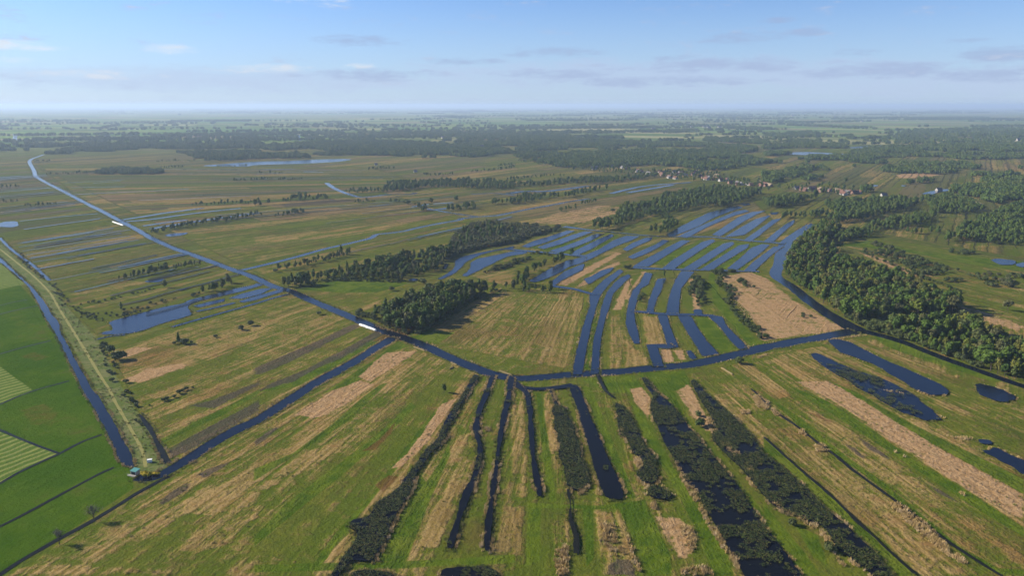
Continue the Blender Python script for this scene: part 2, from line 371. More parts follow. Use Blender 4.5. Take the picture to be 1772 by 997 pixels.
# keep the outermost columns apart where the clamp bites
gx[:, 0] = np.minimum(gx[:, 0], gx[:, 1] - 1.0) ; gx[:, -1] = np.maximum(gx[:, -1], gx[:, -2] + 1.0)
gy = np.repeat(rows[:, None], gx.shape[1], 1)
nr, nc = gx.shape
vx, vy = gx.ravel(), gy.ravel(); NV = len(vx)
co = np.zeros((NV, 3), np.float32); co[:, 0] = vx; co[:, 1] = vy
idx = np.arange(NV).reshape(nr, nc)
quads = np.stack([idx[:-1, :-1], idx[:-1, 1:], idx[1:, 1:], idx[1:, :-1]], -1).reshape(-1, 4)
gm = bpy.data.meshes.new('ground')
gm.vertices.add(NV); gm.vertices.foreach_set('co', co.ravel())
gm.loops.add(len(quads) * 4); gm.loops.foreach_set('vertex_index', quads.ravel().astype(np.int32))
gm.polygons.add(len(quads)); gm.polygons.foreach_set('loop_start', np.arange(0, len(quads) * 4, 4, dtype=np.int32))
gm.update(calc_edges=True)
R_ = np.hypot(vx, vy)
def mask_of(spec, feather=1.0):
    poly = G(spec.split('@')[0]); r = np.mean(np.hypot(poly[:, 0], poly[:, 1])); f = max(1.6, 0.006 * r) * feather
    lo, hi = poly.min(0) - 3 * f, poly.max(0) + 3 * f
    sel = np.nonzero((vx > lo[0]) & (vx < hi[0]) & (vy > lo[1]) & (vy < hi[1]))[0]
    if not len(sel): return sel, None
    d = sdist(vx[sel], vy[sel], poly) / f
    t = np.clip(d * 0.5 + 0.5, 0, 1)
    return sel, t * t * (3 - 2 * t)
masks = {}
for k, lst in COVER.items():
    m = np.zeros(NV, np.float32)
    for s in lst:
        sel, t = mask_of(s)
        if t is not None: m[sel] = np.maximum(m[sel], t * (float(s.split('@')[1]) if '@' in s else 1.0))
    masks[k] = m
ca, sa = 0.52, 0.854
st = np.stack([vx * sa - vy * ca, vx * ca + vy * sa, np.full(NV, 900.0)], 1)
drybias = np.full(NV, .30); lushbias = np.zeros(NV)
for pi, (spec, db, lb) in enumerate(PATCH):
    a, b, c, d = G(spec)
    poly = np.array([a, b, c, d])
    lo, hi = poly.min(0), poly.max(0)
    sel = np.nonzero((vx > lo[0]) & (vx < hi[0]) & (vy > lo[1]) & (vy < hi[1]))[0]
    sel = sel[inside(vx[sel], vy[sel], poly)]
    if not len(sel): continue
    px, py = vx[sel], vy[sel]; s = np.full(len(sel), .5); t = np.full(len(sel), .5)
    for it in range(9):
        e0x = (1-s)*((1-t)*a[0]+t*b[0]) + s*((1-t)*d[0]+t*c[0]) - px
        e0y = (1-s)*((1-t)*a[1]+t*b[1]) + s*((1-t)*d[1]+t*c[1]) - py
        dsx = -((1-t)*a[0]+t*b[0]) + ((1-t)*d[0]+t*c[0]); dsy = -((1-t)*a[1]+t*b[1]) + ((1-t)*d[1]+t*c[1])
        dtx = (1-s)*(b[0]-a[0]) + s*(c[0]-d[0]); dty = (1-s)*(b[1]-a[1]) + s*(c[1]-d[1])
        det = dsx*dty - dsy*dtx; det = np.where(np.abs(det) < 1e-6, 1e-6, det)
        s = np.clip(s - (e0x*dty - e0y*dtx)/det, -.2, 1.2); t = np.clip(t - (dsx*e0y - dsy*e0x)/det, -.2, 1.2)
    wid = 0.5*(np.hypot(*(d-a)) + np.hypot(*(c-b))); lng = 0.5*(np.hypot(*(b-a)) + np.hypot(*(c-d)))
    st[sel, 0] = s*wid; st[sel, 1] = t*lng; st[sel, 2] = 37.0*pi
    drybias[sel] = db; lushbias[sel] = lb
far = np.clip((R_ - 1700.0) / 1500.0, 0, 1)
def put(name, arr, typ):
    a = gm.attributes.new(name, typ, 'POINT')
    a.data.foreach_set('color' if typ == 'FLOAT_COLOR' else 'vector', np.ascontiguousarray(arr, np.float32).ravel())
notcrop = 1 - np.maximum(masks['crop'], masks['dike'])
put('cover_a', np.stack([np.maximum(drybias*notcrop, masks['dry']*.72), np.maximum(lushbias*notcrop, masks['lush']), masks['dark'], masks['crop']], 1), 'FLOAT_COLOR')
put('cover_b', np.stack([masks['rust'], masks['pale'], masks['pink'], masks['dike']], 1), 'FLOAT_COLOR')
put('strip', st, 'FLOAT_VECTOR')

def ground_material():
    m, t, b = new_mat('fen_ground')
    def attr(n): return t.node('ShaderNodeAttribute', attribute_name=n)
    A, B, ST = attr('cover_a'), attr('cover_b'), attr('strip')
    sa_ = t.node('ShaderNodeSeparateColor', {0: A.outputs['Color']}); sb_ = t.node('ShaderNodeSeparateColor', {0: B.outputs['Color']})
    dry, lush, dark, crop = sa_.outputs[0], sa_.outputs[1], sa_.outputs[2], A.outputs['Alpha']
    rust, pale, pink, dike = sb_.outputs[0], sb_.outputs[1], sb_.outputs[2], B.outputs['Alpha']
    pos = t.node('ShaderNodeNewGeometry').outputs['Position']; sv = ST.outputs['Vector']
    ss = t.node('ShaderNodeSeparateXYZ', {0: sv})
    n1 = t.noise(t.vscale(sv, (1/9., 1/150., 1)), 1.0, 2.0, .5)
    n2 = t.noise(t.vscale(sv, (1/2.2, 1/38., 1)), 1.0, 3.0, .6)
    n3 = t.noise(pos, 1/9., 4.0, .6); n4 = t.noise(pos, 1/1.3, 4.0, .65); n5 = t.noise(pos, 1/45., 3.0, .55)
    n6 = t.noise(pos, 1/3.2, 4.0, .7)
    def off(v, k): return t.math('MULTIPLY', t.math('SUBTRACT', v, .5), k)
    def add(*v):
        r = v[0]
        for q in v[1:]: r = t.math('ADD', r, q)
        return r
    # long narrow parcels: each strip was mown in its own year, some with a shallow ditch between
    sn = add(t.math('DIVIDE', ss.outputs[0], 11.0), off(n5, .9), off(n3, .22)); fl_ = t.math('FLOOR', sn)
    tn = t.math('FLOOR', add(t.math('DIVIDE', ss.outputs[1], 170.0), t.math('MULTIPLY', fl_, .37), off(n3, .06)))
    wn = t.node('ShaderNodeTexWhiteNoise', {'Vector': t.node('ShaderNodeCombineXYZ', {0: fl_, 1: tn, 2: ss.outputs[2]}).outputs[0]}, noise_dimensions='3D')
    wv = wn.outputs['Value']; wc = t.node('ShaderNodeSeparateColor', {0: wn.outputs['Color']})
    fr_ = t.math('FRACT', sn); ed = t.math('MINIMUM', fr_, t.math('SUBTRACT', 1.0, fr_))
    yy = t.node('ShaderNodeVectorMath', {0: pos}, operation='LENGTH').outputs['Value']
    mid = t.smooth(yy, 430.0, 1100.0); ditch_fade = t.smooth(yy, 380.0, 620.0)
    n7 = t.noise(t.vscale(sv, (1/42., 1/420., 1)), 1.0, 3.0, .6); n8 = t.noise(t.vscale(sv, (1/75., 1/520., 1)), 1.7, 3.0, .6)
    ditch_line = t.math('MULTIPLY', t.smooth(t.math('SUBTRACT', ed, t.math('MULTIPLY', mid, .085)), .055, .015), t.math('MULTIPLY', t.smooth(wc.outputs[1], .52, .56), t.smooth(add(n2, off(n6, .5)), .25, .5)))
    # the wider plots of the open fen farther out
    sq = add(t.math('DIVIDE', ss.outputs[0], 31.0), off(n5, .5)); fq = t.math('FLOOR', sq); fq2 = t.math('FRACT', sq)
    wq = t.node('ShaderNodeTexWhiteNoise', {'Vector': t.node('ShaderNodeCombineXYZ', {0: fq, 1: t.math('FLOOR', add(t.math('DIVIDE', ss.outputs[1], 420.0), t.math('MULTIPLY', fq, .61))), 2: ss.outputs[2]}).outputs[0]}, noise_dimensions='3D')
    wqc = t.node('ShaderNodeSeparateColor', {0: wq.outputs['Color']})
    edq = t.math('MINIMUM', fq2, t.math('SUBTRACT', 1.0, fq2)); plot_edge = t.math('MULTIPLY', t.smooth(edq, .075, .03), t.math('MULTIPLY', mid, t.smooth(wqc.outputs[0], .25, .3)))
    grass = t.mix(t.smooth(add(n3, off(n2, .8)), .35, .68), (.070, .090, .010), (.106, .114, .015))
    n9 = t.noise(t.vscale(sv, (1/24., 1/95., 1)), 1.0, 4.0, .62)
    grass = t.mix(t.math('MULTIPLY', t.smooth(add(n9, off(n6, .4)), .52, .72), .8), grass, (.048, .066, .009))
    grass = t.mix(t.math('MULTIPLY', t.smooth(add(n5, off(n9, .7), off(n6, .45)), .50, .72), .75), grass, (.098, .076, .020))
    grass = t.mix(t.math('MULTIPLY', t.smooth(n6, .45, .75), .55), grass, (.060, .062, .018))
    grass = t.mix(t.math('MULTIPLY', t.smooth(wc.outputs[2], .3, 1.0), .6), grass, (.062, .092, .008))
    grass = t.mix(t.math('MULTIPLY', t.smooth(add(n4, off(n2, .6)), .50, .80), .6), grass, (.035, .040, .008))
    fdry = t.smooth(add(t.math('MULTIPLY', dry, .80), off(wv, .42), t.math('MULTIPLY', add(off(n7, .9), off(wq.outputs['Value'], .75)), mid), off(n1, .85), off(n2, .85), off(n3, 1.0), off(n6, .95), off(n4, .5)), .20, .70)
    mown = t.math('SINE', add(t.math('MULTIPLY', ss.outputs[0], 2*math.pi/2.7), t.math('MULTIPLY', n3, 5.0)))
    tan = t.mix(t.smooth(add(n6, off(n2, .9), t.math('MULTIPLY', mown, .10)), .3, .7), (.178, .122, .036), (.305, .210, .086))
    tan = t.mix(t.smooth(n5, .5, .8), tan, (.200, .104, .032))
    tan = t.mix(t.math('MULTIPLY', t.smooth(add(n3, off(n6, .7)), .55, .72), .6), tan, (.165, .082, .034))
    tan = t.mix(t.math('MULTIPLY', t.smooth(add(n9, off(n6, .5), off(n3, .3)), .54, .70), .7), tan, (.120, .088, .028))
    tan = t.mix(t.math('MULTIPLY', t.smooth(add(n4, off(n6, .6)), .50, .74), .75), tan, (.072, .060, .020))
    col = t.mix(t.math('MULTIPLY', fdry, .92), grass, tan)
    heath = t.math('MULTIPLY', t.math('MULTIPLY', t.math('MAXIMUM', t.smooth(n8, .56, .70), t.smooth(wqc.outputs[1], .76, .80)), mid), .62)
    col = t.mix(heath, col, t.mix(n6, (.085, .060, .036), (.125, .092, .058)))
    deep = t.math('MULTIPLY', t.math('MULTIPLY', t.math('MAXIMUM', t.smooth(n8, .44, .32), t.smooth(wqc.outputs[2], .70, .76)), mid), .6)
    col = t.mix(deep, col, (.040, .062, .014))
    col = t.mix(t.math('MULTIPLY', plot_edge, .75), col, (.026, .032, .014))
    fl = t.smooth(add(lush, off(n2, .5), off(n6, .25), off(n1, .45)), .30, .66)
    lushc = t.mix(t.smooth(add(n3, off(n9, .8)), .35, .65), (.040, .076, .005), (.080, .114, .009))
    col = t.mix(t.math('MULTIPLY', fl, .9), col, lushc)
    fp = t.smooth(add(pink, off(n2, .6), off(n6, .8), off(n3, .9), off(n5, .5)), .34, .66)
    pinkc = t.mix(t.smooth(add(n6, off(n4, .7)), .3, .72), (.235, .142, .064), (.385, .255, .134))
    pinkc = t.mix(t.math('MULTIPLY', t.smooth(add(n4, off(n6, .7)), .52, .74), .8), pinkc, (.080, .062, .032))
    col = t.mix(t.math('MULTIPLY', fp, .94), col, pinkc)
    fd = t.smooth(add(t.math('MULTIPLY', dark, .82), off(n1, .5), off(n2, .9), off(n6, .7), off(n4, .4)), .34, .74)
    col = t.mix(t.math('MULTIPLY', fd, .80), col, t.mix(n3, (.040, .036, .026), (.066, .056, .046)))
    col = t.mix(t.math('MULTIPLY', t.math('MULTIPLY', ditch_line, t.math('SUBTRACT', 1.0, t.smooth(lush, .5, .9))), t.math('MULTIPLY', ditch_fade, .8)), col, (.022, .026, .012))
    fr = t.smooth(add(rust, off(n6, .55), off(n3, .5)), .30, .72)
    col = t.mix(t.math('MULTIPLY', fr, .75), col, (.095, .048, .016))
    # mown and grazed polder fields
    furrow = t.math('SINE', t.math('MULTIPLY', ss.outputs[0], 2*math.pi/1.15))
    cropc = t.mix(t.smooth(add(n5, off(n3, .7), off(n2, .35)), .3, .72), (.032, .072, .002), (.052, .092, .004))
    cropc = t.mix(t.math('MULTIPLY', t.smooth(add(n3, off(n5, 1.2)), .60, .85), .6), cropc, (.075, .070, .018))
    col = t.mix(t.math('MULTIPLY', t.smooth(crop, .35, .65), t.math('SUBTRACT', 1.0, t.math('MULTIPLY', fr, .6))), col, cropc)
    swath = t.math('SINE', t.math('MULTIPLY', add(ss.outputs[0], t.math('MULTIPLY', n5, 14.0)), 2*math.pi/4.2))
    palec = t.mix(t.smooth(swath, -.2, .75), (.070, .115, .018), (.160, .185, .050))
    col = t.mix(t.smooth(pale, .4, .6), col, palec)
    dikec = t.mix(t.smooth(add(n6, off(n3, .8)), .38, .68), (.078, .108, .026), (.135, .140, .055))
    dikec = t.mix(t.smooth(add(n4, off(n6, .7)), .60, .80), dikec, (.050, .060, .022))
    col = t.mix(t.math('MULTIPLY', t.smooth(dike, .4, .6), t.math('SUBTRACT', 1.0, t.math('MULTIPLY', fd, .5))), col, dikec)
    # distant farmland: long parcels, each with its own crop
    ca2, sa2 = math.cos(.35), math.sin(.35)
    rot = t.node('ShaderNodeVectorRotate', {'Vector': pos, 'Angle': .35}, rotation_type='Z_AXIS')
    vor = t.node('ShaderNodeTexVoronoi', {'Vector': t.vscale(rot.outputs[0], (1/420., 1/160., 0)), 'Scale': 1.0, 'Randomness': .8}, voronoi_dimensions='2D', distance='CHEBYCHEV')
    rr = t.node('ShaderNodeSeparateColor', {0: vor.outputs['Color']})
    ramp = t.node('ShaderNodeValToRGB', {0: rr.outputs[0]}); ramp.color_ramp.interpolation = 'CONSTANT'
    cols = [(0, (.095, .135, .030)), (.18, (.070, .135, .022)), (.34, (.120, .145, .040)), (.5, (.150, .160, .055)), (.62, (.060, .110, .022)), (.74, (.130, .200, .035)), (.85, (.240, .230, .100)), (.93, (.160, .130, .075))]
    e = ramp.color_ramp.elements
    while len(e) < len(cols): e.new(.5)
    for i, (p, c) in enumerate(cols): e[i].position = p; e[i].color = c + (1,)
    big = t.noise(pos, 1/2600., 3.0, .6)
    farc = t.mix(t.math('MULTIPLY', t.smooth(n5, .4, .7), .25), ramp.outputs[0], (.090, .085, .035))
    ffar = t.smooth(add(yy, off(big, 900.0)), 2100.0, 3300.0)
    col = t.mix(ffar, col, farc)
    t.l.new(col, b.inputs['Base Color']); b.inputs['Roughness'].default_value = .95; b.inputs['Specular IOR Level'].default_value = 0.0
    hgt = add(t.math('MULTIPLY', n4, .7), t.math('MULTIPLY', n6, 1.0), t.math('MULTIPLY', n2, .4), t.math('MULTIPLY', fdry, .35), t.math('MULTIPLY', t.math('MULTIPLY', ditch_line, ditch_fade), -1.2))
    bmp = t.node('ShaderNodeBump', {'Strength': .8, 'Distance': .7, 'Height': hgt})
    t.l.new(bmp.outputs[0], b.inputs['Normal'])
    return m
tag(link('ground', gm, ground_material()), kind='structure')

# ------------------------------------------------------------------ water sheets, each its own body
WATER = []        # every outline, kept for the reeds and the scatter
wz = [0.03]
def smooth_line(p, n=1, closed=True):
    for _ in range(n):
        q = np.roll(p, -1, 0) if closed else p[1:]
        a = p if closed else p[:-1]
        r = np.empty((len(a) * 2, 2)); r[0::2] = a * .8 + q * .2; r[1::2] = a * .2 + q * .8
        if not closed: r[0] = p[0]; r[-1] = p[-1]
        p = r
    return p
def resample(p, step, closed=True):
    out = []
    n = len(p)
    for i in range(n if closed else n - 1):
        a, b = p[i], p[(i + 1) % n]; k = max(1, int(np.hypot(*(b - a)) / step))
        for j in range(k): out.append(a + (b - a) * j / k)
    if not closed: out.append(p[-1])
    return np.array(out)
def ragged(p, amp, seed, closed=True):
    t = np.roll(p, -1, 0) - np.roll(p, 1, 0)
    if not closed: t[0] = p[1] - p[0]; t[-1] = p[-1] - p[-2]
    nrm = np.stack([t[:, 1], -t[:, 0]], 1) / (np.hypot(t[:, 0], t[:, 1])[:, None] + 1e-9)
    k = (vnoise(p[:, 0] / 2.2, p[:, 1] / 2.2, seed) - .5) * .8 + (vnoise(p[:, 0] / 9., p[:, 1] / 9., seed + 5) - .5) * 1.6
    return p + nrm * (k * amp)[:, None]
def flat_mesh(name, outline, z):
    bm = bmesh.new()
    f = bm.faces.new([bm.verts.new((x, y, z)) for x, y in outline])
    f.normal_update()
    if f.normal.z < 0: f.normal_flip()
    bmesh.ops.triangulate(bm, faces=[f], ngon_method='EAR_CLIP')
    me = bpy.data.meshes.new(name); bm.to_mesh(me); bm.free(); return me
def pool(name, spec, plants=0.0, mat='water', amp=None, rnd_=1, reeds=True, grow=0.0):
    p = G(spec); r = float(np.min(np.hypot(p[:, 0], p[:, 1])))
    p = smooth_line(p, rnd_); p = resample(p, max(.9, r * .0035))
    if grow:
        t = np.roll(p, -1, 0) - np.roll(p, 1, 0); n = np.stack([t[:, 1], -t[:, 0]], 1) / (np.hypot(t[:, 0], t[:, 1])[:, None] + 1e-9)
        ar = np.sum(p[:, 0] * np.roll(p[:, 1], -1) - np.roll(p[:, 0], -1) * p[:, 1]); p = p + n * (grow if ar > 0 else -grow)
    p = ragged(p, (0.55 if r < 600 else 0.8) if amp is None else amp, len(WATER))
    wz[0] += .004
    o = link(name, flat_mesh(name, p, wz[0]), M[mat]); tag(o, kind='structure')
    WATER.append(dict(p=p, r=r, plants=plants, reeds=reeds, line=False)); return o
def channel(name, spec, width, mat='water', amp=None, reeds=True, plants=0.0):
    p = G(spec); p = smooth_line(p, 2, False); r = float(np.min(np.hypot(p[:, 0], p[:, 1])))
    p = resample(p, max(1.0, r * .004), False)
    w = np.interp(np.linspace(0, 1, len(p)), np.linspace(0, 1, len(width)), width) if isinstance(width, (list, tuple)) else np.full(len(p), float(width))
    t = np.gradient(p, axis=0); nrm = np.stack([t[:, 1], -t[:, 0]], 1) / (np.hypot(t[:, 0], t[:, 1])[:, None] + 1e-9)
    a = min(.5, float(np.mean(w)) * .12) if amp is None else amp
    sd = len(WATER)
    e1 = ragged(p + nrm * w[:, None] / 2, a, sd, False); e2 = ragged(p - nrm * w[:, None] / 2, a, sd + 50, False)
    wz[0] += .004; n = len(p)
    v = [(x, y, wz[0]) for x, y in e1] + [(x, y, wz[0]) for x, y in e2]
    me = mesh_from(name, v, [(i, i + 1, n + i + 1, n + i) for i in range(n - 1)])
    bm = bmesh.new(); bm.from_mesh(me); bmesh.ops.recalc_face_normals(bm, faces=bm.faces)
    if sum(f.normal.z for f in bm.faces) < 0: bmesh.ops.reverse_faces(bm, faces=bm.faces)
    bm.to_mesh(me); bm.free()
    o = link(name, me, M[mat]); tag(o, kind='structure')
    WATER.append(dict(p=np.concatenate([e1, e2[::-1]]), r=r, plants=plants, reeds=reeds, line=True)); return o

# the long canal, from the far left to the junction and on to the right, and its branches
channel('canal', 'F0 290,412 240,430 205,442 192,462 228,520 232,555 300,595 420,655 560,730 700,800 800,855 900,905 1000,965 1060,995 | M0 1010,170 1100,200 1220,245 1340,290 1420,315 1490,345 | M1 60,365 130,392 215,412 300,455 420,505 530,550 620,590 700,625 800,662 920,702 1050,760 1180,820 1290,862 1370,892 1490,915 | M2 120,915 230,905 370,892 500,885 640,875 780,862 880,850 1010,843 1150,815 1300,780 1440,745 1495,730 | M3 80,725 200,697 300,685 420,660 520,645',
        [7.5, 7.5, 7.5, 7.5, 7.2, 7, 6.8, 6.6, 6.6, 6.6, 6.8, 7, 8, 9.5], 'canal_water')
channel('canal', 'M3 480,650 560,640 620,655 700,675 800,705 900,745 1000,785 1120,830 1250,875 1400,930 1500,962 1800,1060', [11, 8, 6, 5.5, 5.5, 5, 5], 'canal_water', reeds=False)
channel('canal', 'M3 540,640 450,590 370,545 290,490 230,445 180,400 120,362 80,338 62,315 88,260 110,190 150,120 200,80 270,30', [12, 9, 9, 9, 10, 14, 16, 13, 11, 9], reeds=False)
pool('canal', 'M0 -60,190 -60,270 0,240 80,310 150,370 215,470 260,560 330,680 390,800 440,900 480,995 | N0 450,90 520,210 580,330 615,420 668,445 690,438 685,425 670,370 620,280 560,170 500,70 | M0 540,995 500,920 450,840 400,740 345,640 345,600 300,550 260,480 200,400 130,340 60,275 0,215', mat='canal_water', amp=.35)
channel('canal', 'N0 695,497 760,503 830,478 880,450 980,390 1100,310 1200,255 1331,195 | M1 270,995 400,915 560,830 700,740 800,680', [4, 6, 6.5, 6.5, 6.5, 6.5, 6.5, 7], 'canal_water')
channel('stream', 'M0 1385,292 | M1 0,275 150,240 280,205 400,170 490,150 600,125 680,105 700,85 760,80 850,70 930,50 1050,25 1200,0 | F1 1350,840 1480,825 1600,820 1726,795 | F2 150,770 300,745 430,720 540,705', [6, 6, 5.5, 6, 6.5, 7, 7])
channel('stream', 'F1 480,600 520,630 570,655 640,680 700,697 800,690 900,675 1050,675 1070,665', 8)
channel('ditch', 'F1 1050,760 1150,742 1320,730', 7); channel('ditch', 'F1 1440,675 1600,668 1726,682', 7)
channel('ditch', 'F1 1100,762 1250,790 1400,815 1500,826', 5); channel('ditch', 'F1 1195,778 1240,775 1290,768', 9)
channel('ditch', 'M0 0,105 50,160 120,215 200,270 250,320 285,352', 2.6); channel('ditch', 'N0 712,170 735,205 770,240 790,285 810,320 835,370 858,420', [1.0, 1.8, 1.8, 2.0, 2.4], 'dark_ditch', amp=.5)
for s_, w_ in (('N0 -60,1030 0,990 100,925 300,810 460,725 600,640 700,575 800,520 865,488', 1.7), ('N0 -40,765 0,745 150,670 350,560 500,480 582,443', 1.3),
               ('N0 -40,545 0,525 100,465 230,405 300,375 420,310 520,275', 1.3), ('N0 -40,240 0,250 80,285 200,335 300,370', 1.1), ('N0 -30,130 0,120 100,75 200,40 350,0 | M0 390,930', 1.1),
               ('M0 -20,780 0,775 120,740 290,698', 1.2), ('M0 -20,549 0,545 100,520 220,495', 1.2), ('M0 -20,498 0,495 80,475 160,462', 1.0)):
    channel('ditch', s_, w_, 'dark_ditch', reeds=False)
for s_, w_ in (('M0 110,160 350,120 700,80', 1.6), ('M0 130,182 400,140 750,95', 1.6), ('M0 150,205 450,160 780,105', 1.8), ('M0 170,226 480,178 800,116', 1.6), ('M0 190,246 500,200 840,136', 1.4), ('M0 100,140 400,100 650,62', 1.4),
               ('M0 300,350 600,290 900,230 1070,205', 1.3), ('F0 0,800 250,770 500,740', 3), ('F0 130,855 400,825 650,805', 3), ('F0 440,682 640,670 830,662 1000,655 1250,640', 3.5), ('F0 620,602 800,588', 3), ('F0 470,632 830,625', 3),
               ('F0 300,740 450,725', 2.5), ('F0 0,655 200,640 330,632', 3), ('F0 430,600 620,590 820,580', 3), ('F1 60,512 270,508', 5), ('F1 330,528 460,530', 6), ('F1 0,545 250,530 420,520', 3), ('F1 760,760 900,740', 2)):
    channel('ditch', s_, w_, reeds=False)
# pond and flooded strips left of the canal
pool('pond', 'M0 622,595 660,580 750,555 850,530 960,500 1060,485 1075,468 1150,448 1260,424 1350,400 1470,375 | M1 0,368 60,372 30,385 | M0 1400,412 1280,440 1150,470 1085,492 1078,512 1112,545 1060,565 980,585 900,610 820,640 760,655 690,662 570,662 600,645 650,640 640,615')
for s_ in ('M0 1120,498 1200,478 1285,458 1285,472 1150,505', 'M0 1320,455 1400,427 1495,402 | M1 100,395 | M0 1495,432 1390,456', 'M0 1380,472 1495,437 | M1 150,405 172,412 0,465 | M0 1400,478'):
    pool('pond', s_, amp=.3, rnd_=0, grow=.7)
channel('ditch', 'M0 1130,530 1240,508 1350,480', 3); channel('ditch', 'M0 990,620 1100,588 1250,546 1400,505 1495,478 | M1 100,455 200,430', 2.5)
channel('ditch', 'M0 560,690 640,672 720,665', 2.0); pool('pond', 'F0 -40,880 0,868 30,858 115,855 125,885 80,897 0,892 -40,895', reeds=False)
pool('pond', 'M0 940,92 990,80 1090,75 1050,92 970,100', reeds=False); pool('pond', 'M0 830,358 880,345 950,343 920,362 850,362', reeds=False)
for s_, w_ in (('F0 780,852 950,825 1100,800 1350,768', 7), ('F0 820,860 1000,845 1200,815 1400,790 1600,770', 6.5), ('F0 950,888 1100,865 1240,848', 6), ('F0 1000,907 1150,882 1350,850 1550,822 1720,802', 8)): channel('ditch', s_, w_)
pool('lake', 'F1 0,460 200,455 400,445 600,440 655,446 560,460 350,472 150,477 0,482 | F0 1640,492 1360,490 1350,484', reeds=False)
# winding water along the wood
pool('pond', 'M1 1050,345 1100,320 1145,285 1160,230 1230,205 1330,185 1420,170 1495,153 1495,166 1400,180 1330,195 1260,222 1212,250 1190,280 1150,312 1080,345')
pool('pond', 'M1 1190,325 1240,290 1242,250 1290,225 1390,205 1490,183 | M2 110,176 100,197 0,212 | M1 1400,240 1340,270 1290,295 1220,330')
pool('pond', 'M1 878,347 940,338 944,354 890,357', reeds=False); pool('pond', 'M1 1100,250 1116,258 1102,286 1082,284', reeds=False)
# the fan of flooded turf ponds in the middle
for s_ in ('M2 470,440 475,500 442,590 420,680 400,760 382,850 378,892 412,892 430,790 450,700 470,600 500,500 525,432 560,388 600,348 655,300 640,290 600,318 550,352 510,392',
           'M2 572,420 545,490 525,580 500,680 490,760 480,890 512,890 516,760 525,690 545,590 575,500 597,425 650,375 695,332 690,318 650,335 612,368',
           'M2 790,308 760,370 720,410 700,470 685,540 680,600 700,660 730,716 746,715 740,660 722,590 716,530 735,460 750,402 800,372 822,312',
           'M2 862,345 840,400 812,470 798,532 826,534 842,470 876,400 898,340', 'M2 1000,298 970,340 945,400 925,470 913,545 973,548 976,470 986,400 1022,352 1062,302',
           'M2 860,542 902,545 922,620 942,670 972,735 930,742 920,728 905,670 885,610', 'M2 800,725 860,722 925,722 945,738 925,744 850,740 862,780 884,845 838,845 820,780',
           'M2 978,552 1042,556 1082,630 1132,700 1202,775 1120,787 1080,720 1030,640 998,590', 'M2 1150,552 1220,562 1252,620 1312,680 1367,740 1330,747 1268,680 1228,625 1178,580',
           'M2 1030,760 1045,758 1072,800 1055,806', 'M2 722,272 770,240 850,200 940,150 1000,120 1042,124 960,172 880,222 800,272',
           'M2 888,284 950,235 1040,180 1120,130 1172,115 1184,126 1110,172 1020,232 950,284', 'M2 1000,290 1060,255 1160,190 1240,140 1288,130 1294,142 1200,202 1110,262 1062,290',
           'M2 1108,290 1180,245 1260,195 1330,150 1378,143 1372,162 1290,212 1200,267 1170,292', 'M2 1262,285 1330,230 1400,165 1460,143 1500,146 1450,190 1380,242 1310,290',
           'M2 1360,297 1420,240 1495,185 | M3 60,158 106,154 50,197 | M2 1495,217 1440,267 1410,300', 'M2 80,155 150,125 250,95 340,65 378,67 280,107 200,137 110,162', 'M2 170,161 260,130 370,90 440,70 482,71 390,107 300,142 200,170',
           'M2 240,182 340,150 430,115 500,85 544,84 460,127 370,162 290,192', 'M2 360,195 440,155 520,115 590,85 602,95 540,132 470,172 390,208', 'M2 330,250 440,210 530,170 610,120 680,95 752,98 700,122 620,152 540,192 470,227 400,258 340,268',
           'M2 660,172 720,135 790,108 824,103 812,121 740,152 680,182', 'M2 690,217 760,185 850,145 890,118 918,123 860,162 780,202 712,227', 'M2 125,355 200,310 290,260 360,232 440,220 420,250 340,275 280,312 200,347 150,362',
           'M2 243,367 330,300 400,270 432,258 420,290 350,327 300,352 262,382', 'M2 440,345 480,330 540,295 602,278 582,302 500,347 460,372',
           'F2 1050,947 1150,890 1250,840 1330,800 1430,775 1520,755 1552,765 1450,797 1350,837 1250,892 1150,932 1080,957', 'F2 1130,957 1250,900 1380,845 1500,795 1570,780 1594,790 1500,817 1400,857 1300,902 1180,967',
           'F2 1355,947 1440,890 1530,830 1620,795 1704,787 1640,812 1560,857 1480,907 1400,957', 'F2 1440,962 1560,890 1650,840 1730,818 | F3 40,820 0,850 | F2 1640,892 1560,947', 'F2 1560,987 1640,930 1726,870 | F3 60,848 112,838 50,882 0,922 | F2 1660,952 1600,992',
           'F3 5,990 80,930 150,875 202,848 192,872 120,932 60,990', 'F3 285,902 310,870 327,885 302,907', 'F2 1540,742 1590,735 1600,745 1560,752', 'F3 45,800 95,795 80,810 50,812'):
    pool('pond', s_, amp=.28, rnd_=0, grow=.8)
channel('ditch', 'M2 238,384 300,392 380,402 440,420 500,436', 4.5); channel('ditch', 'M2 705,530 800,537 870,545 960,550 1070,550 1185,558', 5); pool('pond', 'M2 1062,520 1112,520 1115,552 1070,552', amp=.2)
channel('ditch', 'M2 715,278 800,283 890,287 1000,291 1110,292 1260,296 1370,300 1440,300', [7, 6, 5, 4, 4])
channel('ditch', 'M2 320,42 450,60 600,75 800,95 910,100 1050,100 1180,102 1300,116 1495,132 | M3 120,140', [9, 5, 4, 4, 5, 6, 7]); channel('ditch', 'M2 -20,170 100,183 250,194 370,207 440,212', 6)
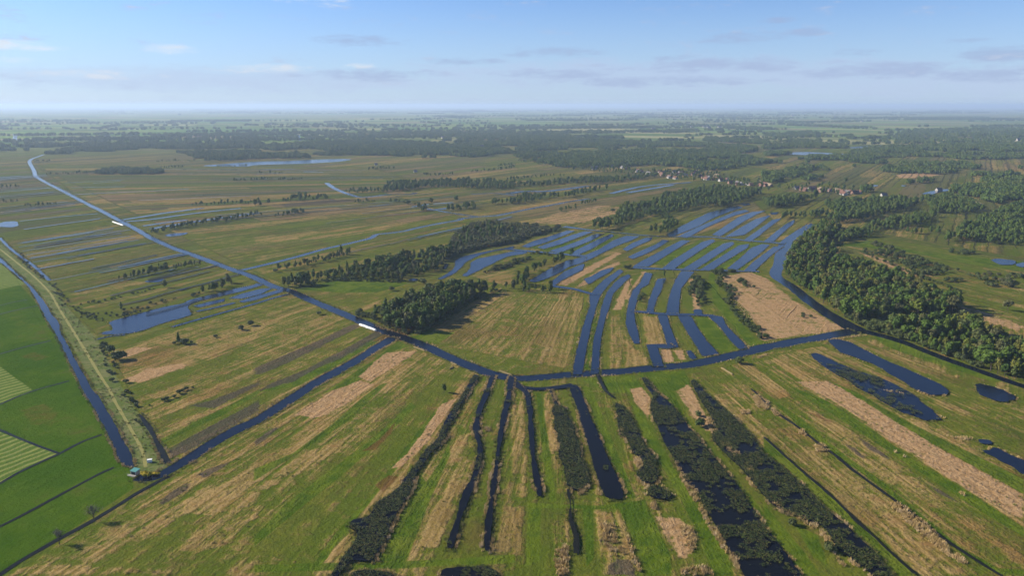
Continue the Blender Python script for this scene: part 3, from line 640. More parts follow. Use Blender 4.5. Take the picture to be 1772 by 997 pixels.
# far water
channel('ditch', 'F2 0,672 100,656 240,660 400,640 530,622', 12, reeds=False); channel('ditch', 'F2 680,672 800,642 900,622 1100,605 1210,598', 9, reeds=False); channel('ditch', 'F2 790,667 950,640 1090,615', 9, reeds=False)
pool('lake', 'F3 100,405 250,394 400,400 570,409 500,425 350,420 200,412', reeds=False); pool('lake', 'F3 560,366 650,354 850,349 710,370 600,372', reeds=False)
channel('canal', 'F3 1080,677 1120,662 1230,645', 14, reeds=False); pool('pond', 'F3 665,614 760,616 750,625 690,624', reeds=False); pool('pond', 'F3 910,618 950,617 945,624 915,624', reeds=False)
pool('pond', 'M3 1298,234 1340,227 1450,238 1442,262 1362,264 1330,250', reeds=False); pool('pond', 'M3 1448,258 1500,246 1500,280 1455,272', reeds=False)
channel('ditch', 'F0 95,275 104,290 96,306 112,316', 14, reeds=False); channel('ditch', 'F1 288,280 296,300 304,318', 12, reeds=False)
# right-hand ponds
pool('pond', 'P 1432,590 1448,588 1472,594 1490,604 1518,618 1557,636 1593,651 1626,666 1644,680 1640,685 1610,686 1585,676 1545,652 1510,632 1480,620 1454,612', mat='canal_water', rnd_=0, amp=.9)
pool('pond', 'P 1404,615 1412,613 1440,625 1480,642 1520,655 1555,670 1590,692 1615,712 1625,727 1600,729 1560,716 1520,694 1480,670 1440,645 1418,630', plants=.3, mat='canal_water', rnd_=0, amp=1.1)
pool('pond', 'N3 1060,40 1090,15 1180,32 1270,68 1302,100 1220,112 1130,82', mat='canal_water', amp=2.4); pool('pond', 'N3 1085,352 1150,360 1180,343 1260,380 1360,420 1400,520 1331,490 1260,440 1160,395', mat='canal_water', amp=1.8); pool('pond', 'N3 1098,302 1160,308 1172,330 1110,326', amp=.7)
# turf ponds and ditches of the foreground fan
pool('turf_pond', 'N2 676,-14 720,50 737,92 720,120 740,200 790,300 830,380 870,460 930,540 990,640 1070,770 1140,890 1180,960 1215,1020 | N3 205,1020 130,920 60,830 0,750 | N2 1240,640 1170,540 1100,450 1020,360 960,280 900,210 850,140 800,90 750,50 710,-12', plants=.55, mat='peat_water')
pool('turf_pond', 'N2 928,0 960,60 1000,125 1040,180 1060,250 1040,300 1080,350 1130,400 1190,450 1260,540 1320,610 | N3 60,650 110,680 200,720 280,740 350,800 360,850 430,910 500,960 560,1020 680,1020 650,990 600,920 500,820 400,730 300,640 200,540 80,430 0,375 | N2 1290,350 1230,270 1140,180 1060,110 1000,60 955,-6', plants=.75, mat='peat_water')
pool('turf_pond', 'N2 312,30 350,20 380,80 420,180 460,290 500,380 540,460 588,570 582,612 500,607 468,560 450,480 420,380 385,260 350,150 320,70', mat='peat_water', plants=.06)
channel('ditch', 'N2 25,10 60,36 150,46 250,36 330,26', [5, 4, 4, 5], 'peat_water'); channel('ditch', 'N2 45,25 70,45 92,66', 3, 'peat_water')
pool('turf_pond', 'N2 222,130 280,130 312,190 342,270 372,370 402,470 412,530 350,570 310,550 285,460 260,380 245,260', plants=.95, mat='peat_water', amp=.9)
channel('ditch', 'N2 212,50 228,90 250,135', 1.3, 'dark_ditch', amp=.5); channel('ditch', 'N2 312,560 320,640 315,690 328,740 340,800 348,890', [1.0, 1.0, 1.5, 1.6, 2.0], 'dark_ditch', amp=.6)
pool('ditch', 'N2 82,50 105,70 120,160 127,260 137,400 152,480 172,592 150,600 125,480 110,380 104,250 95,130', mat='peat_water', plants=.12)
channel('ditch', 'M2 510,890 525,930 555,990 | N2 490,50 535,90', 1.3, 'dark_ditch', amp=.4)
pool('turf_pond', 'N2 538,110 580,125 612,170 640,220 662,270 692,320 740,390 767,440 760,500 740,530 690,525 660,480 692,440 682,400 640,380 620,330 610,305 570,290 555,245 545,170', plants=.9, mat='peat_water', amp=.9)
pool('turf_pond', 'N2 708,545 770,540 832,575 847,600 800,617 710,602', plants=.8, mat='peat_water', amp=.6)
pool('ditch', 'N1 1300,-20 1290,90 1260,200 1240,330 1225,450 1200,600 1185,720 1175,840 1177,880 1207,880 1210,800 1220,680 1235,560 1250,450 1265,320 1290,200 1315,90 1333,-15', mat='peat_water', plants=.16)
pool('ditch', 'N1 1210,-30 1170,80 1140,150 1120,230 1125,290 1145,330 1140,400 1110,500 1070,580 1040,680 1010,760 982,862 1018,866 1040,800 1065,700 1100,600 1140,500 1168,410 1170,340 1155,290 1150,230 1165,150 1195,80 1235,-25', mat='peat_water', plants=.16)
pool('turf_pond', 'N1 1120,-30 1060,80 1000,180 960,240 930,310 870,370 840,420 790,470 740,550 690,600 630,630 590,700 540,710 500,720 490,760 530,780 500,860 460,910 420,960 385,1020 420,1020 470,950 500,920 600,930 640,860 690,780 740,680 790,590 830,490 860,440 900,380 940,345 980,300 1000,230 1030,170 1100,60 1155,-25', plants=.7, mat='peat_water', amp=.8)
pool('turf_pond', 'N1 500,990 580,975 680,983 740,1010 500,1020', plants=.8, mat='peat_water'); pool('turf_pond', 'N1 950,1020 965,965 1030,960 1100,955 1180,950 1240,975 1250,1020', plants=.6, mat='peat_water', amp=.8)
for s_, w_ in (('N3 40,150 170,240 270,320 350,375 450,460 600,570 700,640 800,720 900,800 1000,870 1180,985 1220,1010', 1.2), ('N3 0,292 100,385 250,515 400,650 500,750 620,860 770,995', 1.0), ('N2 1240,45 1331,130', .9)): channel('ditch', s_, w_, 'dark_ditch', reeds=False, amp=.4)

# narrow parish ditches of the outer fen, each following its own plot
rng = np.random.RandomState(77)
for pi_, cnt in ((6, 24), (7, 30), (8, 14), (9, 3)):
    a, b, c, d = G(PATCH[pi_][0])
    for _ in range(cnt):
        sv_ = rng.uniform(.05, .95); t0 = rng.uniform(0, .55); t1 = min(.98, t0 + rng.uniform(.3, .8)); pts = []
        for q in np.linspace(t0, t1, 6):
            p = (1-sv_) * ((1-q)*a + q*b) + sv_ * ((1-q)*d + q*c); pts.append(p + rng.normal(0, .8, 2))
        p = np.array(pts); w_ = rng.uniform(1.1, 2.3) * (1 + np.hypot(*p[0]) / 2500.); tt = np.gradient(p, axis=0); nn = np.stack([tt[:, 1], -tt[:, 0]], 1) / np.hypot(tt[:, 0], tt[:, 1])[:, None]
        e1, e2 = p + nn * w_ / 2, p - nn * w_ / 2; wz[0] += .004; k = len(p)
        tag(link('ditch', mesh_from('ditch', [(x, y, wz[0]) for x, y in e1] + [(x, y, wz[0]) for x, y in e2], [(i, k+i, k+i+1, i+1) for i in range(k-1)]), M['water' if rng.uniform() < .4 else 'dark_ditch']), kind='structure')

# the track on the dike
def track(name, spec, width, mat, z):
    p = resample(smooth_line(G(spec), 2, False), 2.0, False); t = np.gradient(p, axis=0)
    n = np.stack([t[:, 1], -t[:, 0]], 1) / np.hypot(t[:, 0], t[:, 1])[:, None]
    k = len(p); w = width / 2 * (1 + .5 * (vnoise(p[:, 0] / 4, p[:, 1] / 4, 3) - .5))[:, None]
    v = [(x, y, z) for x, y in p - n * w] + [(x, y, z) for x, y in p + n * w]
    o = link(name, mesh_from(name, v, [(i, k + i, k + i + 1, i + 1) for i in range(k - 1)]), mat); return tag(o, kind='structure')
track('dirt_track', DIKE_TRACK, 1.25, plain('track_dirt', (.19, .18, .055), .95, .5, .5), .02)
track('path', 'F3 1190,677 1330,700 1450,740', 5, plain('sand_path', (.26, .24, .13), .95, .3, .2), .02)
# ------------------------------------------------------------------ plant prototypes
def quad_cloud(verts, faces, pts, nrms, size, jitter, rng):
    for p, n in zip(pts, nrms):
        n = n + rng.normal(0, jitter, 3); n /= np.linalg.norm(n) + 1e-9
        a = np.cross(n, rng.normal(0, 1, 3)); a /= np.linalg.norm(a) + 1e-9; b = np.cross(n, a)
        s1 = size * rng.uniform(.6, 1.25); s2 = s1 * rng.uniform(.55, .95); k = len(verts)
        verts += [p - a * s1, p + b * s2 * .8 - a * .2 * s1, p + a * s1 + n * .15 * s1, p - b * s2]
        faces.append((k, k + 3, k + 2, k + 1))
ICO = None
def core(verts, faces, c, r, rng):
    global ICO
    if ICO is None:
        bm = bmesh.new(); bmesh.ops.create_icosphere(bm, subdivisions=1, radius=1.0)
        ICO = ([np.array(v.co) for v in bm.verts], [tuple(v.index for v in f.verts) for f in bm.faces]); bm.free()
    k = len(verts)
    verts += [np.array(c) + v * np.array(r) * rng.uniform(.8, 1.1) for v in ICO[0]]
    faces += [tuple(i + k for i in f) for f in ICO[1]]
def crown(name, seed, lobes, nleaf, size, jitter=.42, corek=.78):
    rng = np.random.RandomState(seed); V, F = [], []
    wts = np.array([l[1][0] * l[1][2] for l in lobes]); wts = wts / wts.sum()
    for (c, r), w in zip(lobes, wts):
        core(V, F, c, np.array(r) * corek, rng)
        n = max(6, int(nleaf * w)); d = rng.normal(0, 1, (n, 3)); d /= np.linalg.norm(d, axis=1)[:, None]
        d[:, 2] = np.where(d[:, 2] < -.35, -d[:, 2], d[:, 2])
        rad = rng.uniform(.72, 1.10, n)[:, None]
        pts = np.array(c) + d * np.array(r) * rad; nr_ = d / np.array(r); nr_ /= np.linalg.norm(nr_, axis=1)[:, None]
        quad_cloud(V, F, pts, nr_, size, jitter, rng)
    return mesh_from(name, V, F)
def tube(V, F, a, b, ra, rb, k=6):
    a, b = np.array(a, float), np.array(b, float); d = b - a; d /= np.linalg.norm(d) + 1e-9
    x = np.cross(d, (0.3, 1, .2)); x /= np.linalg.norm(x); y = np.cross(d, x); o = len(V)
    for p, r in ((a, ra), (b, rb)): V += [p + r * (math.cos(2*math.pi*i/k) * x + math.sin(2*math.pi*i/k) * y) for i in range(k)]
    F += [(o + i, o + (i + 1) % k, o + k + (i + 1) % k, o + k + i) for i in range(k)]
def trunk(name, seed, h, r, limbs=5, spread=1.6):
    rng = np.random.RandomState(seed); V, F = [], []
    mid = np.array([rng.normal(0, .12), rng.normal(0, .12), h * .5]); top = np.array([rng.normal(0, .25), rng.normal(0, .25), h])
    tube(V, F, (0, 0, -.1), mid, r, r * .7); tube(V, F, mid, top, r * .7, r * .2)
    for i in range(limbs):
        a = rng.uniform(0, 6.28); z = h * rng.uniform(.35, .75); s = mid * (z / h)
        tube(V, F, (s[0], s[1], z), (math.cos(a) * spread, math.sin(a) * spread, z + h * rng.uniform(.15, .3)), r * .4, r * .1, 5)
    return mesh_from(name, V, F)
def broad_lobes(rng, h, w, n, low=.28):
    L = [((0, 0, h * .60), (w * .34, w * .34, h * .36))]
    for i in range(n):
        a = rng.uniform(0, 6.28); z = h * rng.uniform(low, .80); k = 1 - abs(z / h - .5) * .9; q = w * .30 * k * rng.uniform(.8, 1.25)
        L.append(((math.cos(a) * q, math.sin(a) * q, z), (w * rng.uniform(.17, .27), w * rng.uniform(.17, .27), h * rng.uniform(.12, .21))))
    return L
def joined(name, parts):
    V, F, MI = [], [], []
    for me, mi, off, sc in parts:
        k = len(V); V += [np.array(v.co) * sc + np.array(off) for v in me.vertices]
        F += [tuple(i + k for i in p.vertices) for p in me.polygons]; MI += [mi] * len(me.polygons)
    return mesh_from(name, V, F, MI)
TREE = []            # (crown mesh, trunk mesh), all about 10 m high
for i in range(6):
    rng = np.random.RandomState(100 + i); w = [5.6, 6.4, 5.0, 6.0, 4.4, 5.4][i]
    TREE.append((crown('tree_crown', 20 + i, broad_lobes(rng, 10, w, [8, 9, 7, 9, 6, 8][i]), 430, .50), trunk('tree_trunk', 40 + i, 7.0, .17)))
for i in range(2):   # slender birches and alders
    rng = np.random.RandomState(130 + i)
    L = [((0, 0, 4.2), (1.35, 1.35, 2.2)), ((.2, 0, 6.6), (1.1, 1.1, 2.0)), ((0, .15, 8.6), (.65, .65, 1.6))] + [((rng.uniform(-.9, .9), rng.uniform(-.9, .9), rng.uniform(3, 7)), (.8, .8, 1.0)) for _ in range(5)]
    TREE.append((crown('tree_crown', 30 + i, L, 360, .45), trunk('tree_trunk', 60 + i, 8.0, .13, 4, .8)))
SHRUB = []           # about 3 m high, 4 m wide
for i in range(4):
    rng = np.random.RandomState(200 + i)
    L = [((0, 0, 1.3), (1.5, 1.4, 1.35))] + [((rng.uniform(-1.3, 1.3), rng.uniform(-1.1, 1.1), rng.uniform(.7, 1.7)), (rng.uniform(.6, 1.0), rng.uniform(.6, 1.0), rng.uniform(.6, 1.0))) for _ in range(6)]
    SHRUB.append((crown('shrub_foliage', 210 + i, L, 240, .30, .6), trunk('shrub_stem', 220 + i, 1.6, .09, 5, .9)))
CON = (crown('conifer_crown', 301, [((0, 0, 1.8 + 1.35 * k), (1.9 - .29 * k, 1.9 - .29 * k, 1.15)) for k in range(6)], 420, .42, .5), trunk('conifer_trunk', 302, 8.6, .17, 0))
FAR = []
for i in range(4):   # five or six trees grown into one another, 15 m across
    rng = np.random.RandomState(400 + i); L = []
    for k in range(8):
        a = rng.uniform(0, 6.28); q = rng.uniform(0, 6.0); h = rng.uniform(7, 11)
        L.append(((math.cos(a) * q, math.sin(a) * q, h * .5), (rng.uniform(2.4, 3.4), rng.uniform(2.4, 3.4), h * .5)))
    FAR.append(crown('far_crowns', 410 + i, L, 260, 1.0, .5, .8))
def tuft_mesh(name, seed, n, h, spread, lean, w=.05):
    rng = np.random.RandomState(seed); V, F = [], []
    for _ in range(n):
        a = rng.uniform(0, 6.28); q = spread * math.sqrt(rng.uniform()); b = rng.uniform(0, 6.28); hh = h * rng.uniform(.55, 1.1)
        p = np.array([math.cos(a) * q, math.sin(a) * q, -.02]); t = p + np.array([math.cos(b) * lean * hh, math.sin(b) * lean * hh, hh])
        s = np.array([math.cos(b + 1.57), math.sin(b + 1.57), 0]) * w * rng.uniform(.7, 1.5); k = len(V)
        V += [p - s, p + s, t + s * .5, t - s * .5]; F.append((k, k + 1, k + 2, k + 3))
    return mesh_from(name, V, F)
def leafpad(name, seed, n, spread):
    rng = np.random.RandomState(seed); V, F = [], []
    for _ in range(n):
        a = rng.uniform(0, 6.28); q = spread * math.sqrt(rng.uniform()); p = np.array([math.cos(a) * q, math.sin(a) * q, rng.uniform(.01, .14)])
        quad_cloud(V, F, [p], [np.array([rng.normal(0, .5), rng.normal(0, .5), 1.0])], .20, .15, rng)
    return mesh_from(name, V, F)
def proto(name, me, mats):
    for m in mats: me.materials.append(M[m])
    return bpy.data.objects.new(name, me)       # stays outside the scene: only the scatter reads it
def tree_proto(name, pair, leaf, k=1.0): return proto(name, joined(name, [(pair[0], 0, (0, 0, 0), 1), (pair[1], 1, (0, 0, 0), 1)]), [leaf, 'bark'])
PROTO = {
    'tree': [tree_proto('wood_tree', t, 'leaf') for t in TREE], 'treefar': [tree_proto('far_tree', t, 'leaf_far') for t in TREE[:4]],
    'pale': [tree_proto('pale_tree', t, 'leaf_pale') for t in (TREE[1], TREE[3], TREE[5])],
    'shrub': [tree_proto('bush', t, 'leaf_shrub') for t in SHRUB], 'paleshrub': [tree_proto('pale_bush', t, 'leaf_pale') for t in SHRUB],
    'far': [proto('far_crowns', m, ['leaf_far']) for m in FAR],
    'reed': [proto('reed_tuft', tuft_mesh('reed_tuft', 500 + i, 44, 1.15, .62, .30, .034), ['reed']) for i in range(3)],
    'sedge': [proto('sedge_tuft', tuft_mesh('sedge_tuft', 510 + i, 36, .60, .55, .5, .035), ['sedge']) for i in range(3)],
    'lily': [proto('leaf_pad', leafpad('leaf_pad', 520 + i, 11, .55), ['lily']) for i in range(4)],
}
GNG = {}
def scatter_group(key):
    if key in GNG: return GNG[key]
    g = bpy.data.node_groups.new('scatter_' + key, 'GeometryNodeTree'); g.is_modifier = True
    g.interface.new_socket('Geometry', in_out='INPUT', socket_type='NodeSocketGeometry'); g.interface.new_socket('Geometry', in_out='OUTPUT', socket_type='NodeSocketGeometry')
    n, l = g.nodes, g.links
    gi, go = n.new('NodeGroupInput'), n.new('NodeGroupOutput')
    join = n.new('GeometryNodeJoinGeometry')
    for ob in reversed(PROTO[key]):
        oi = n.new('GeometryNodeObjectInfo'); oi.inputs['Object'].default_value = ob; oi.inputs['As Instance'].default_value = True
        l.new(oi.outputs['Geometry'], join.inputs[0])
    iop = n.new('GeometryNodeInstanceOnPoints'); iop.inputs['Pick Instance'].default_value = True
    def na(nm, typ):
        a = n.new('GeometryNodeInputNamedAttribute'); a.data_type = typ; a.inputs['Name'].default_value = nm
        return [o for o in a.outputs if o.enabled and o.name == 'Attribute'][0]
    cx = n.new('ShaderNodeCombineXYZ'); l.new(na('turn', 'FLOAT'), cx.inputs[2])
    e = n.new('FunctionNodeEulerToRotation'); l.new(cx.outputs[0], e.inputs[0])
    l.new(gi.outputs[0], iop.inputs['Points']); l.new(join.outputs[0], iop.inputs['Instance'])
    l.new(na('pick', 'INT'), iop.inputs['Instance Index']); l.new(e.outputs[0], iop.inputs['Rotation']); l.new(na('size', 'FLOAT_VECTOR'), iop.inputs['Scale'])
    l.new(iop.outputs[0], go.inputs[0]); GNG[key] = g; return g
def scatter(name, key, pts, size, label, cat, sq=None):
    pts = np.asarray(pts, float); n = len(pts)
    if n == 0: return None
    me = bpy.data.meshes.new(name); me.vertices.add(n); me.vertices.foreach_set('co', np.ascontiguousarray(pts, np.float32).ravel()); me.update()
    size = np.asarray(size, float)
    if size.ndim == 1: size = np.repeat(size[:, None], 3, 1)
    a = me.attributes.new('size', 'FLOAT_VECTOR', 'POINT'); a.data.foreach_set('vector', size.astype(np.float32).ravel())
    a = me.attributes.new('turn', 'FLOAT', 'POINT'); a.data.foreach_set('value', np.random.uniform(0, 6.28, n).astype(np.float32))
    a = me.attributes.new('pick', 'INT', 'POINT'); a.data.foreach_set('value', np.random.randint(0, len(PROTO[key]), n).astype(np.int32))
    o = link(name, me); md = o.modifiers.new('scatter', 'NODES'); md.node_group = scatter_group(key)
    return tag(o, label, cat, None, 'stuff')

# ------------------------------------------------------------------ woods
def GC(spec, h):
    """like G, but readings after a crop named 'M1^' lie on the tree tops h metres up, not on the ground"""
    out = []; c = CROP['P']; up = False
    for tok in spec.replace('|', ' ').split():
        if tok.rstrip('^') in CROP: c = CROP[tok.rstrip('^')]; up = tok.endswith('^'); continue
        x, y = tok.split(','); X, Y_ = c[0] + float(x) / c[2], c[1] + float(y) / c[2]
        g = np.array(ground(X, Y_)); out.append(g * (1 - h / H) if up else g)
    return np.array(out)
def fill(poly, step, keep=1.0, seed=0):
    rng = np.random.RandomState(seed); lo, hi = poly.min(0), poly.max(0)
    X, Y_ = np.meshgrid(np.arange(lo[0], hi[0] + step, step), np.arange(lo[1], hi[1] + step, step))
    X = X.ravel() + rng.uniform(-.5, .5, X.size) * step; Y_ = Y_.ravel() + rng.uniform(-.5, .5, Y_.size) * step
    s = inside(X, Y_, poly)
    k = rng.uniform(0, 1, X.size) < keep
    return np.stack([X[s & k], Y_[s & k]], 1)
def along(p, step, width, seed=0, keep=1.0):
    rng = np.random.RandomState(seed); p = resample(p, step, False)
    t = np.gradient(p, axis=0); n = np.stack([t[:, 1], -t[:, 0]], 1) / (np.hypot(t[:, 0], t[:, 1])[:, None] + 1e-9)
    q = p + n * rng.uniform(-.5, .5, len(p))[:, None] * width + rng.normal(0, step * .25, p.shape)
    return q[rng.uniform(0, 1, len(q)) < keep]
def in_water(pts, margin=0.0):
    r = np.zeros(len(pts), bool)
    for w in WATER:
        lo, hi = w['p'].min(0) - margin, w['p'].max(0) + margin
        s = np.nonzero((pts[:, 0] > lo[0]) & (pts[:, 0] < hi[0]) & (pts[:, 1] > lo[1]) & (pts[:, 1] < hi[1]))[0]
        if len(s):
            h = inside(pts[s, 0], pts[s, 1], w['p'])
            if margin > 0: h |= edge_dist(pts[s, 0], pts[s, 1], w['p']) < margin
            r[s] |= h
    return r
# name, outlines, spacing, heights, kinds (proto key: share)
NEAR = [
 ('the wood beside the long canal', ['M1 690,560 800,635 870,655 960,650 1060,595 1170,518 1280,448 1390,395 M1^ 1375,352 1300,350 1230,345 1150,340 1000,370 950,400 800,440 700,480'], 3.8, (7.5, 11), .10),
 ('the long wood along the winding water', ['M1 270,352 400,350 500,347 600,347 700,352 850,357 890,330 1000,318 1085,290 1108,240 1130,215 M1^ 1120,110 1040,150 960,160 850,170 700,212 560,228 400,262 270,300', 'M1 135,398 175,406 250,392 330,380 330,368 240,362 150,372'], 4.6, (6.5, 10), .10),
 ('the dense wood on the right bank of the canal', ['M3 500,600 600,640 700,668 800,698 900,738 1000,778 1120,822 1250,868 1400,922 1500,955 1760,1040 1760,760 M3^ 1495,650 1390,620 1250,570 1130,545 1040,530 950,560 850,520 740,520 680,570 560,590', 'M3 95,345 130,385 190,425 250,470 310,512 380,552 450,592 500,612 560,600 700,580 M3^ 700,500 860,480 1000,480 1140,455 1135,425 1060,390 940,350 860,330 740,280 560,210 450,185 400,215 380,300 340,290 345,110 450,10 380,-10 290,30 200,90 150,150 115,240'], 4.2, (7.5, 11.5), .16),
]
tree_pts = []
for wi, (nm, specs, step, (h0, h1), pale) in enumerate(NEAR):
    for si, s in enumerate(specs):
        p = fill(GC(s, 9.0), step, .96, 11 + wi * 5 + si); p = p[~in_water(p, 1.2)]
        for x, y in p:
            g = vnoise(np.array([x / 26.]), np.array([y / 26.]), 9)[0]
            tree_pts.append((x, y, wi, rnd(h0 * .8, h1) * (.62 + .62 * g)))
# a clearing inside the long wood
clr = GC('M1^ 840,225 960,185 975,205 880,240', 7)
tree_pts = [t for t in tree_pts if not inside(np.array([t[0]]), np.array([t[1]]), clr)[0]]
tree_pts.sort(key=lambda t: math.hypot(t[0], t[1]))
def in_frame(x, y, z=5.0):
    d = Vector((x, y, z - H)); f = Vector((0, math.cos(PITCH), -math.sin(PITCH))); up = Vector((0, math.sin(PITCH), math.cos(PITCH)))
    w = d.dot(f); return w > 0 and abs(d.x / w) * FPX < 884 and abs(d.dot(up) / w) * FPX < 497
TREE_LABEL = ['leafy green tree in the wood beside the long canal', 'leafy green tree in the long wood along the winding water', 'leafy green tree in the dense wood on the right canal bank']
TREE_GROUP = ['trees of the wood beside the long canal', 'trees of the long wood along the winding water', 'trees of the dense wood on the right bank']
def make_tree(pair, leaf, name='tree'):
    r = empty(name, (0, 0, 0)); link('crown', pair[0].copy(), M[leaf], r); link('trunk', pair[1].copy(), M['bark'], r); return r
def place(o, x, y, s, sz=None, rz=None):
    o.location = (x, y, 0); o.scale = (s, s, sz or s); o.rotation_euler = (0, 0, rnd(0, 6.28) if rz is None else rz)
masters = [make_tree(p, 'leaf') for p in TREE]; used = [False] * len(masters)
pale_masters = [make_tree(TREE[i], 'leaf_pale') for i in (1, 3, 5)]; pused = [False] * 3
def put_tree(x, y, h, label, group=None, pale=False, k=None):
    ms, us = (pale_masters, pused) if pale else (masters, used)
    i = random.randrange(len(ms)) if k is None else k
    if us[i]: o = copy_tree(ms[i])
    else: o = ms[i]; us[i] = True
    s = h / 10.0; place(o, x, y, s * rnd(.85, 1.5), s); tag(o, label, 'tree'); 
    if group: o['group'] = group
    elif 'group' in o: del o['group']
    return o
n_ind = 0; rest = {0: [], 1: [], 2: []}
for x, y, wi, h in tree_pts:
    if n_ind < 285 and in_frame(x, y):
        put_tree(x, y, h, TREE_LABEL[wi], TREE_GROUP[wi], random.random() < NEAR[wi][4] * .6); n_ind += 1
    else: rest[wi].append((x, y, h))
STUFF_LABEL = ['crowns of the green wood beside the long canal', 'crowns of the long green wood along the winding water', 'crowns of the dense green wood on the right canal bank']
for wi, l in rest.items():
    a = np.array(l); 
    if len(a): scatter('woodland', 'tree', np.c_[a[:, :2], np.zeros(len(a))], np.c_[a[:, 2] * .119, a[:, 2] * .119, a[:, 2] * .1], STUFF_LABEL[wi], 'woodland')
# low willow scrub fringe of the right bank and other scrub
def scrub(label, key, specs, step, sizes, keep=.9, h=3.0, name='scrub', cat='scrub', water_ok=False, gaps=0.0):
    P_, Z = [], []
    for i, s in enumerate(specs):
        p = fill(GC(s, h), step, keep, 77 + i * 3)
        if not water_ok and len(p): p = p[~in_water(p, .6)]
        P_.append(p)
    p = np.concatenate(P_)
    if gaps: p = p[.6 * vnoise(p[:, 0] / 260, p[:, 1] / 150, 91) + .4 * vnoise(p[:, 0] / 70, p[:, 1] / 60, 92) > gaps]
    sz = np.random.uniform(sizes[0], sizes[1], len(p)) * (.7 + .6 * vnoise(p[:, 0] / 14, p[:, 1] / 14, 4))
    scatter(name, key, np.c_[p, np.zeros(len(p))], sz, label, cat)
def hedges(label, key, lines, step, width, sizes, keep=.9, name='tree_row', cat='tree row'):
    p = np.concatenate([along(G(s), step, width, 31 + i, keep) for i, s in enumerate(lines)]); p = p[~in_water(p, .3)]
    sz = np.random.uniform(sizes[0], sizes[1], len(p)) * (.75 + .5 * vnoise(p[:, 0] / 20, p[:, 1] / 20, 4))
    scatter(name, key, np.c_[p, np.zeros(len(p))], sz, label, cat)
scrub('low green willow scrub along the right canal bank', 'shrub', ['M3 440,590 520,615 620,642 700,670 800,700 900,740 1000,780 1120,824 1250,868 1250,850 1120,800 1000,750 900,700 780,650 640,600 520,560 440,560', 'M3 560,600 700,640 850,680 850,640 760,560 640,560'], 2.6, (.8, 1.5))
scrub('low grey-green scrub between the wood and the winding water', 'paleshrub', ['M1 1110,235 1200,192 1330,163 1490,136 | M2 100,112 250,68 290,50 | F2^ 310,905 280,880 200,862 100,855 0,855 | F1^ 1680,855 1570,838 1450,855 1350,910 1290,965 | M1^ 1250,25 1130,90'], 3.6, (1.0, 1.9), .95, 5)
scrub('dark tree crowns at the back of the long wood', 'tree', ['M1 1110,215 1240,150 1490,95 | F2 60,905 100,880 | F1^ 1726,870 1600,840 1450,855 1350,910 1290,965 | M1^ 1250,25 1130,90'], 6.5, (.55, .85), .7, 7, 'woodland', 'woodland')
scrub('brownish scrub on the spit beside the winding water', 'paleshrub', ['M1 1320,312 1490,272 | M2 30,240 80,200 M1^ 1490,240 1400,258 1330,290'], 3.0, (.6, 1.0), .8, 2)
hedges('dark green alder row between turf ponds and reed land', 'tree', ['M2 -10,395 60,372 120,312 230,272 340,228 372,214', 'M2 0,400 60,380 110,330', 'M2 85,420 150,425 245,422', 'M2 90,412 160,414 240,408'], 4.2, 7, (.5, .85), .95)
hedges('low bushes lining the flooded strips', 'shrub', ['M2 110,200 180,195 225,208', 'M2 0,260 60,240 120,225', 'M2 680,285 720,275', 'M2 1180,300 1230,330 1200,370 1260,400 1290,440 1330,440', 'M2 1320,350 1380,390 1420,390', 'M2 1250,380 1290,420 1250,480 1290,540 1350,590 1420,640 1460,680', 'M2 1400,620 1440,650 1460,690', 'M2 1085,340 1110,420 1100,500', 'M2 1180,310 1240,295 1300,300', 'M2 1070,370 1060,440', 'M2 760,430 745,470'], 2.0, 6, (.6, 1.25), .8, 'scrub', 'scrub')
hedges('dark tree row beside the stream meadow', 'tree', ['M1 150,292 300,267 430,237 545,205', 'M1 160,285 300,258 430,228 540,198'], 3.6, 5, (.35, .65), .95)
hedges('tree row on the wet meadow left of the canal', 'tree', ['M0 690,345 800,325 950,298 1150,262', 'M0 720,338 850,312 1000,283 1150,250'], 3.4, 5, (.32, .6), .9)
hedges('bushy bank row above the big pond', 'tree', ['M0 1180,412 1270,398 1310,385 1340,362', 'M0 1150,425 1200,408 1290,385'], 3.4, 6, (.4, .75), .95)
hedges('low bushes along the pond bank and old ditches', 'shrub', ['M0 870,488 930,478 1000,462 1100,442 1160,428', 'M0 700,525 780,512 860,512', 'M0 460,545 560,548 640,540', 'M0 620,555 720,555 850,525', 'M0 470,492 560,478 660,455 760,432 890,405', 'M0 480,550 560,580 610,580', 'M0 420,510 450,530', 'N0 720,130 800,115 900,75 1000,35', 'M0 1010,985 1090,965', 'M0 580,720 620,790 640,860 680,940 720,1000', 'N0 640,60 690,130', 'N0 720,190 760,260', 'M0 100,200 200,290 250,340', 'M0 300,370 350,440 400,510'], 2.2, 5, (.35, .8), .62, 'scrub', 'scrub')
scrub('green scrub spread over the reed meadow right of the dark canal', 'shrub', ['M3 560,185 680,162 850,222 1000,262 1080,292 1030,322 900,322 760,252 650,205', 'M3 960,152 1100,182 1210,197 1190,207 1100,202', 'M3 190,530 280,560 280,580 190,560', 'M3 1030,345 1150,355 1130,365 1040,358', 'M3 1090,290 1250,330 1330,370 1300,390 1200,340'], 4.0, (.7, 1.5), .55)
scrub('grey-brown willow scrub in the right-hand meadow', 'paleshrub', ['M3 1300,385 1440,395 1440,350 1320,340', 'M3 1250,320 1495,345 1495,320 1280,305', 'M3 610,135 760,165 750,180 620,150'], 3.8, (.7, 1.4), .6)
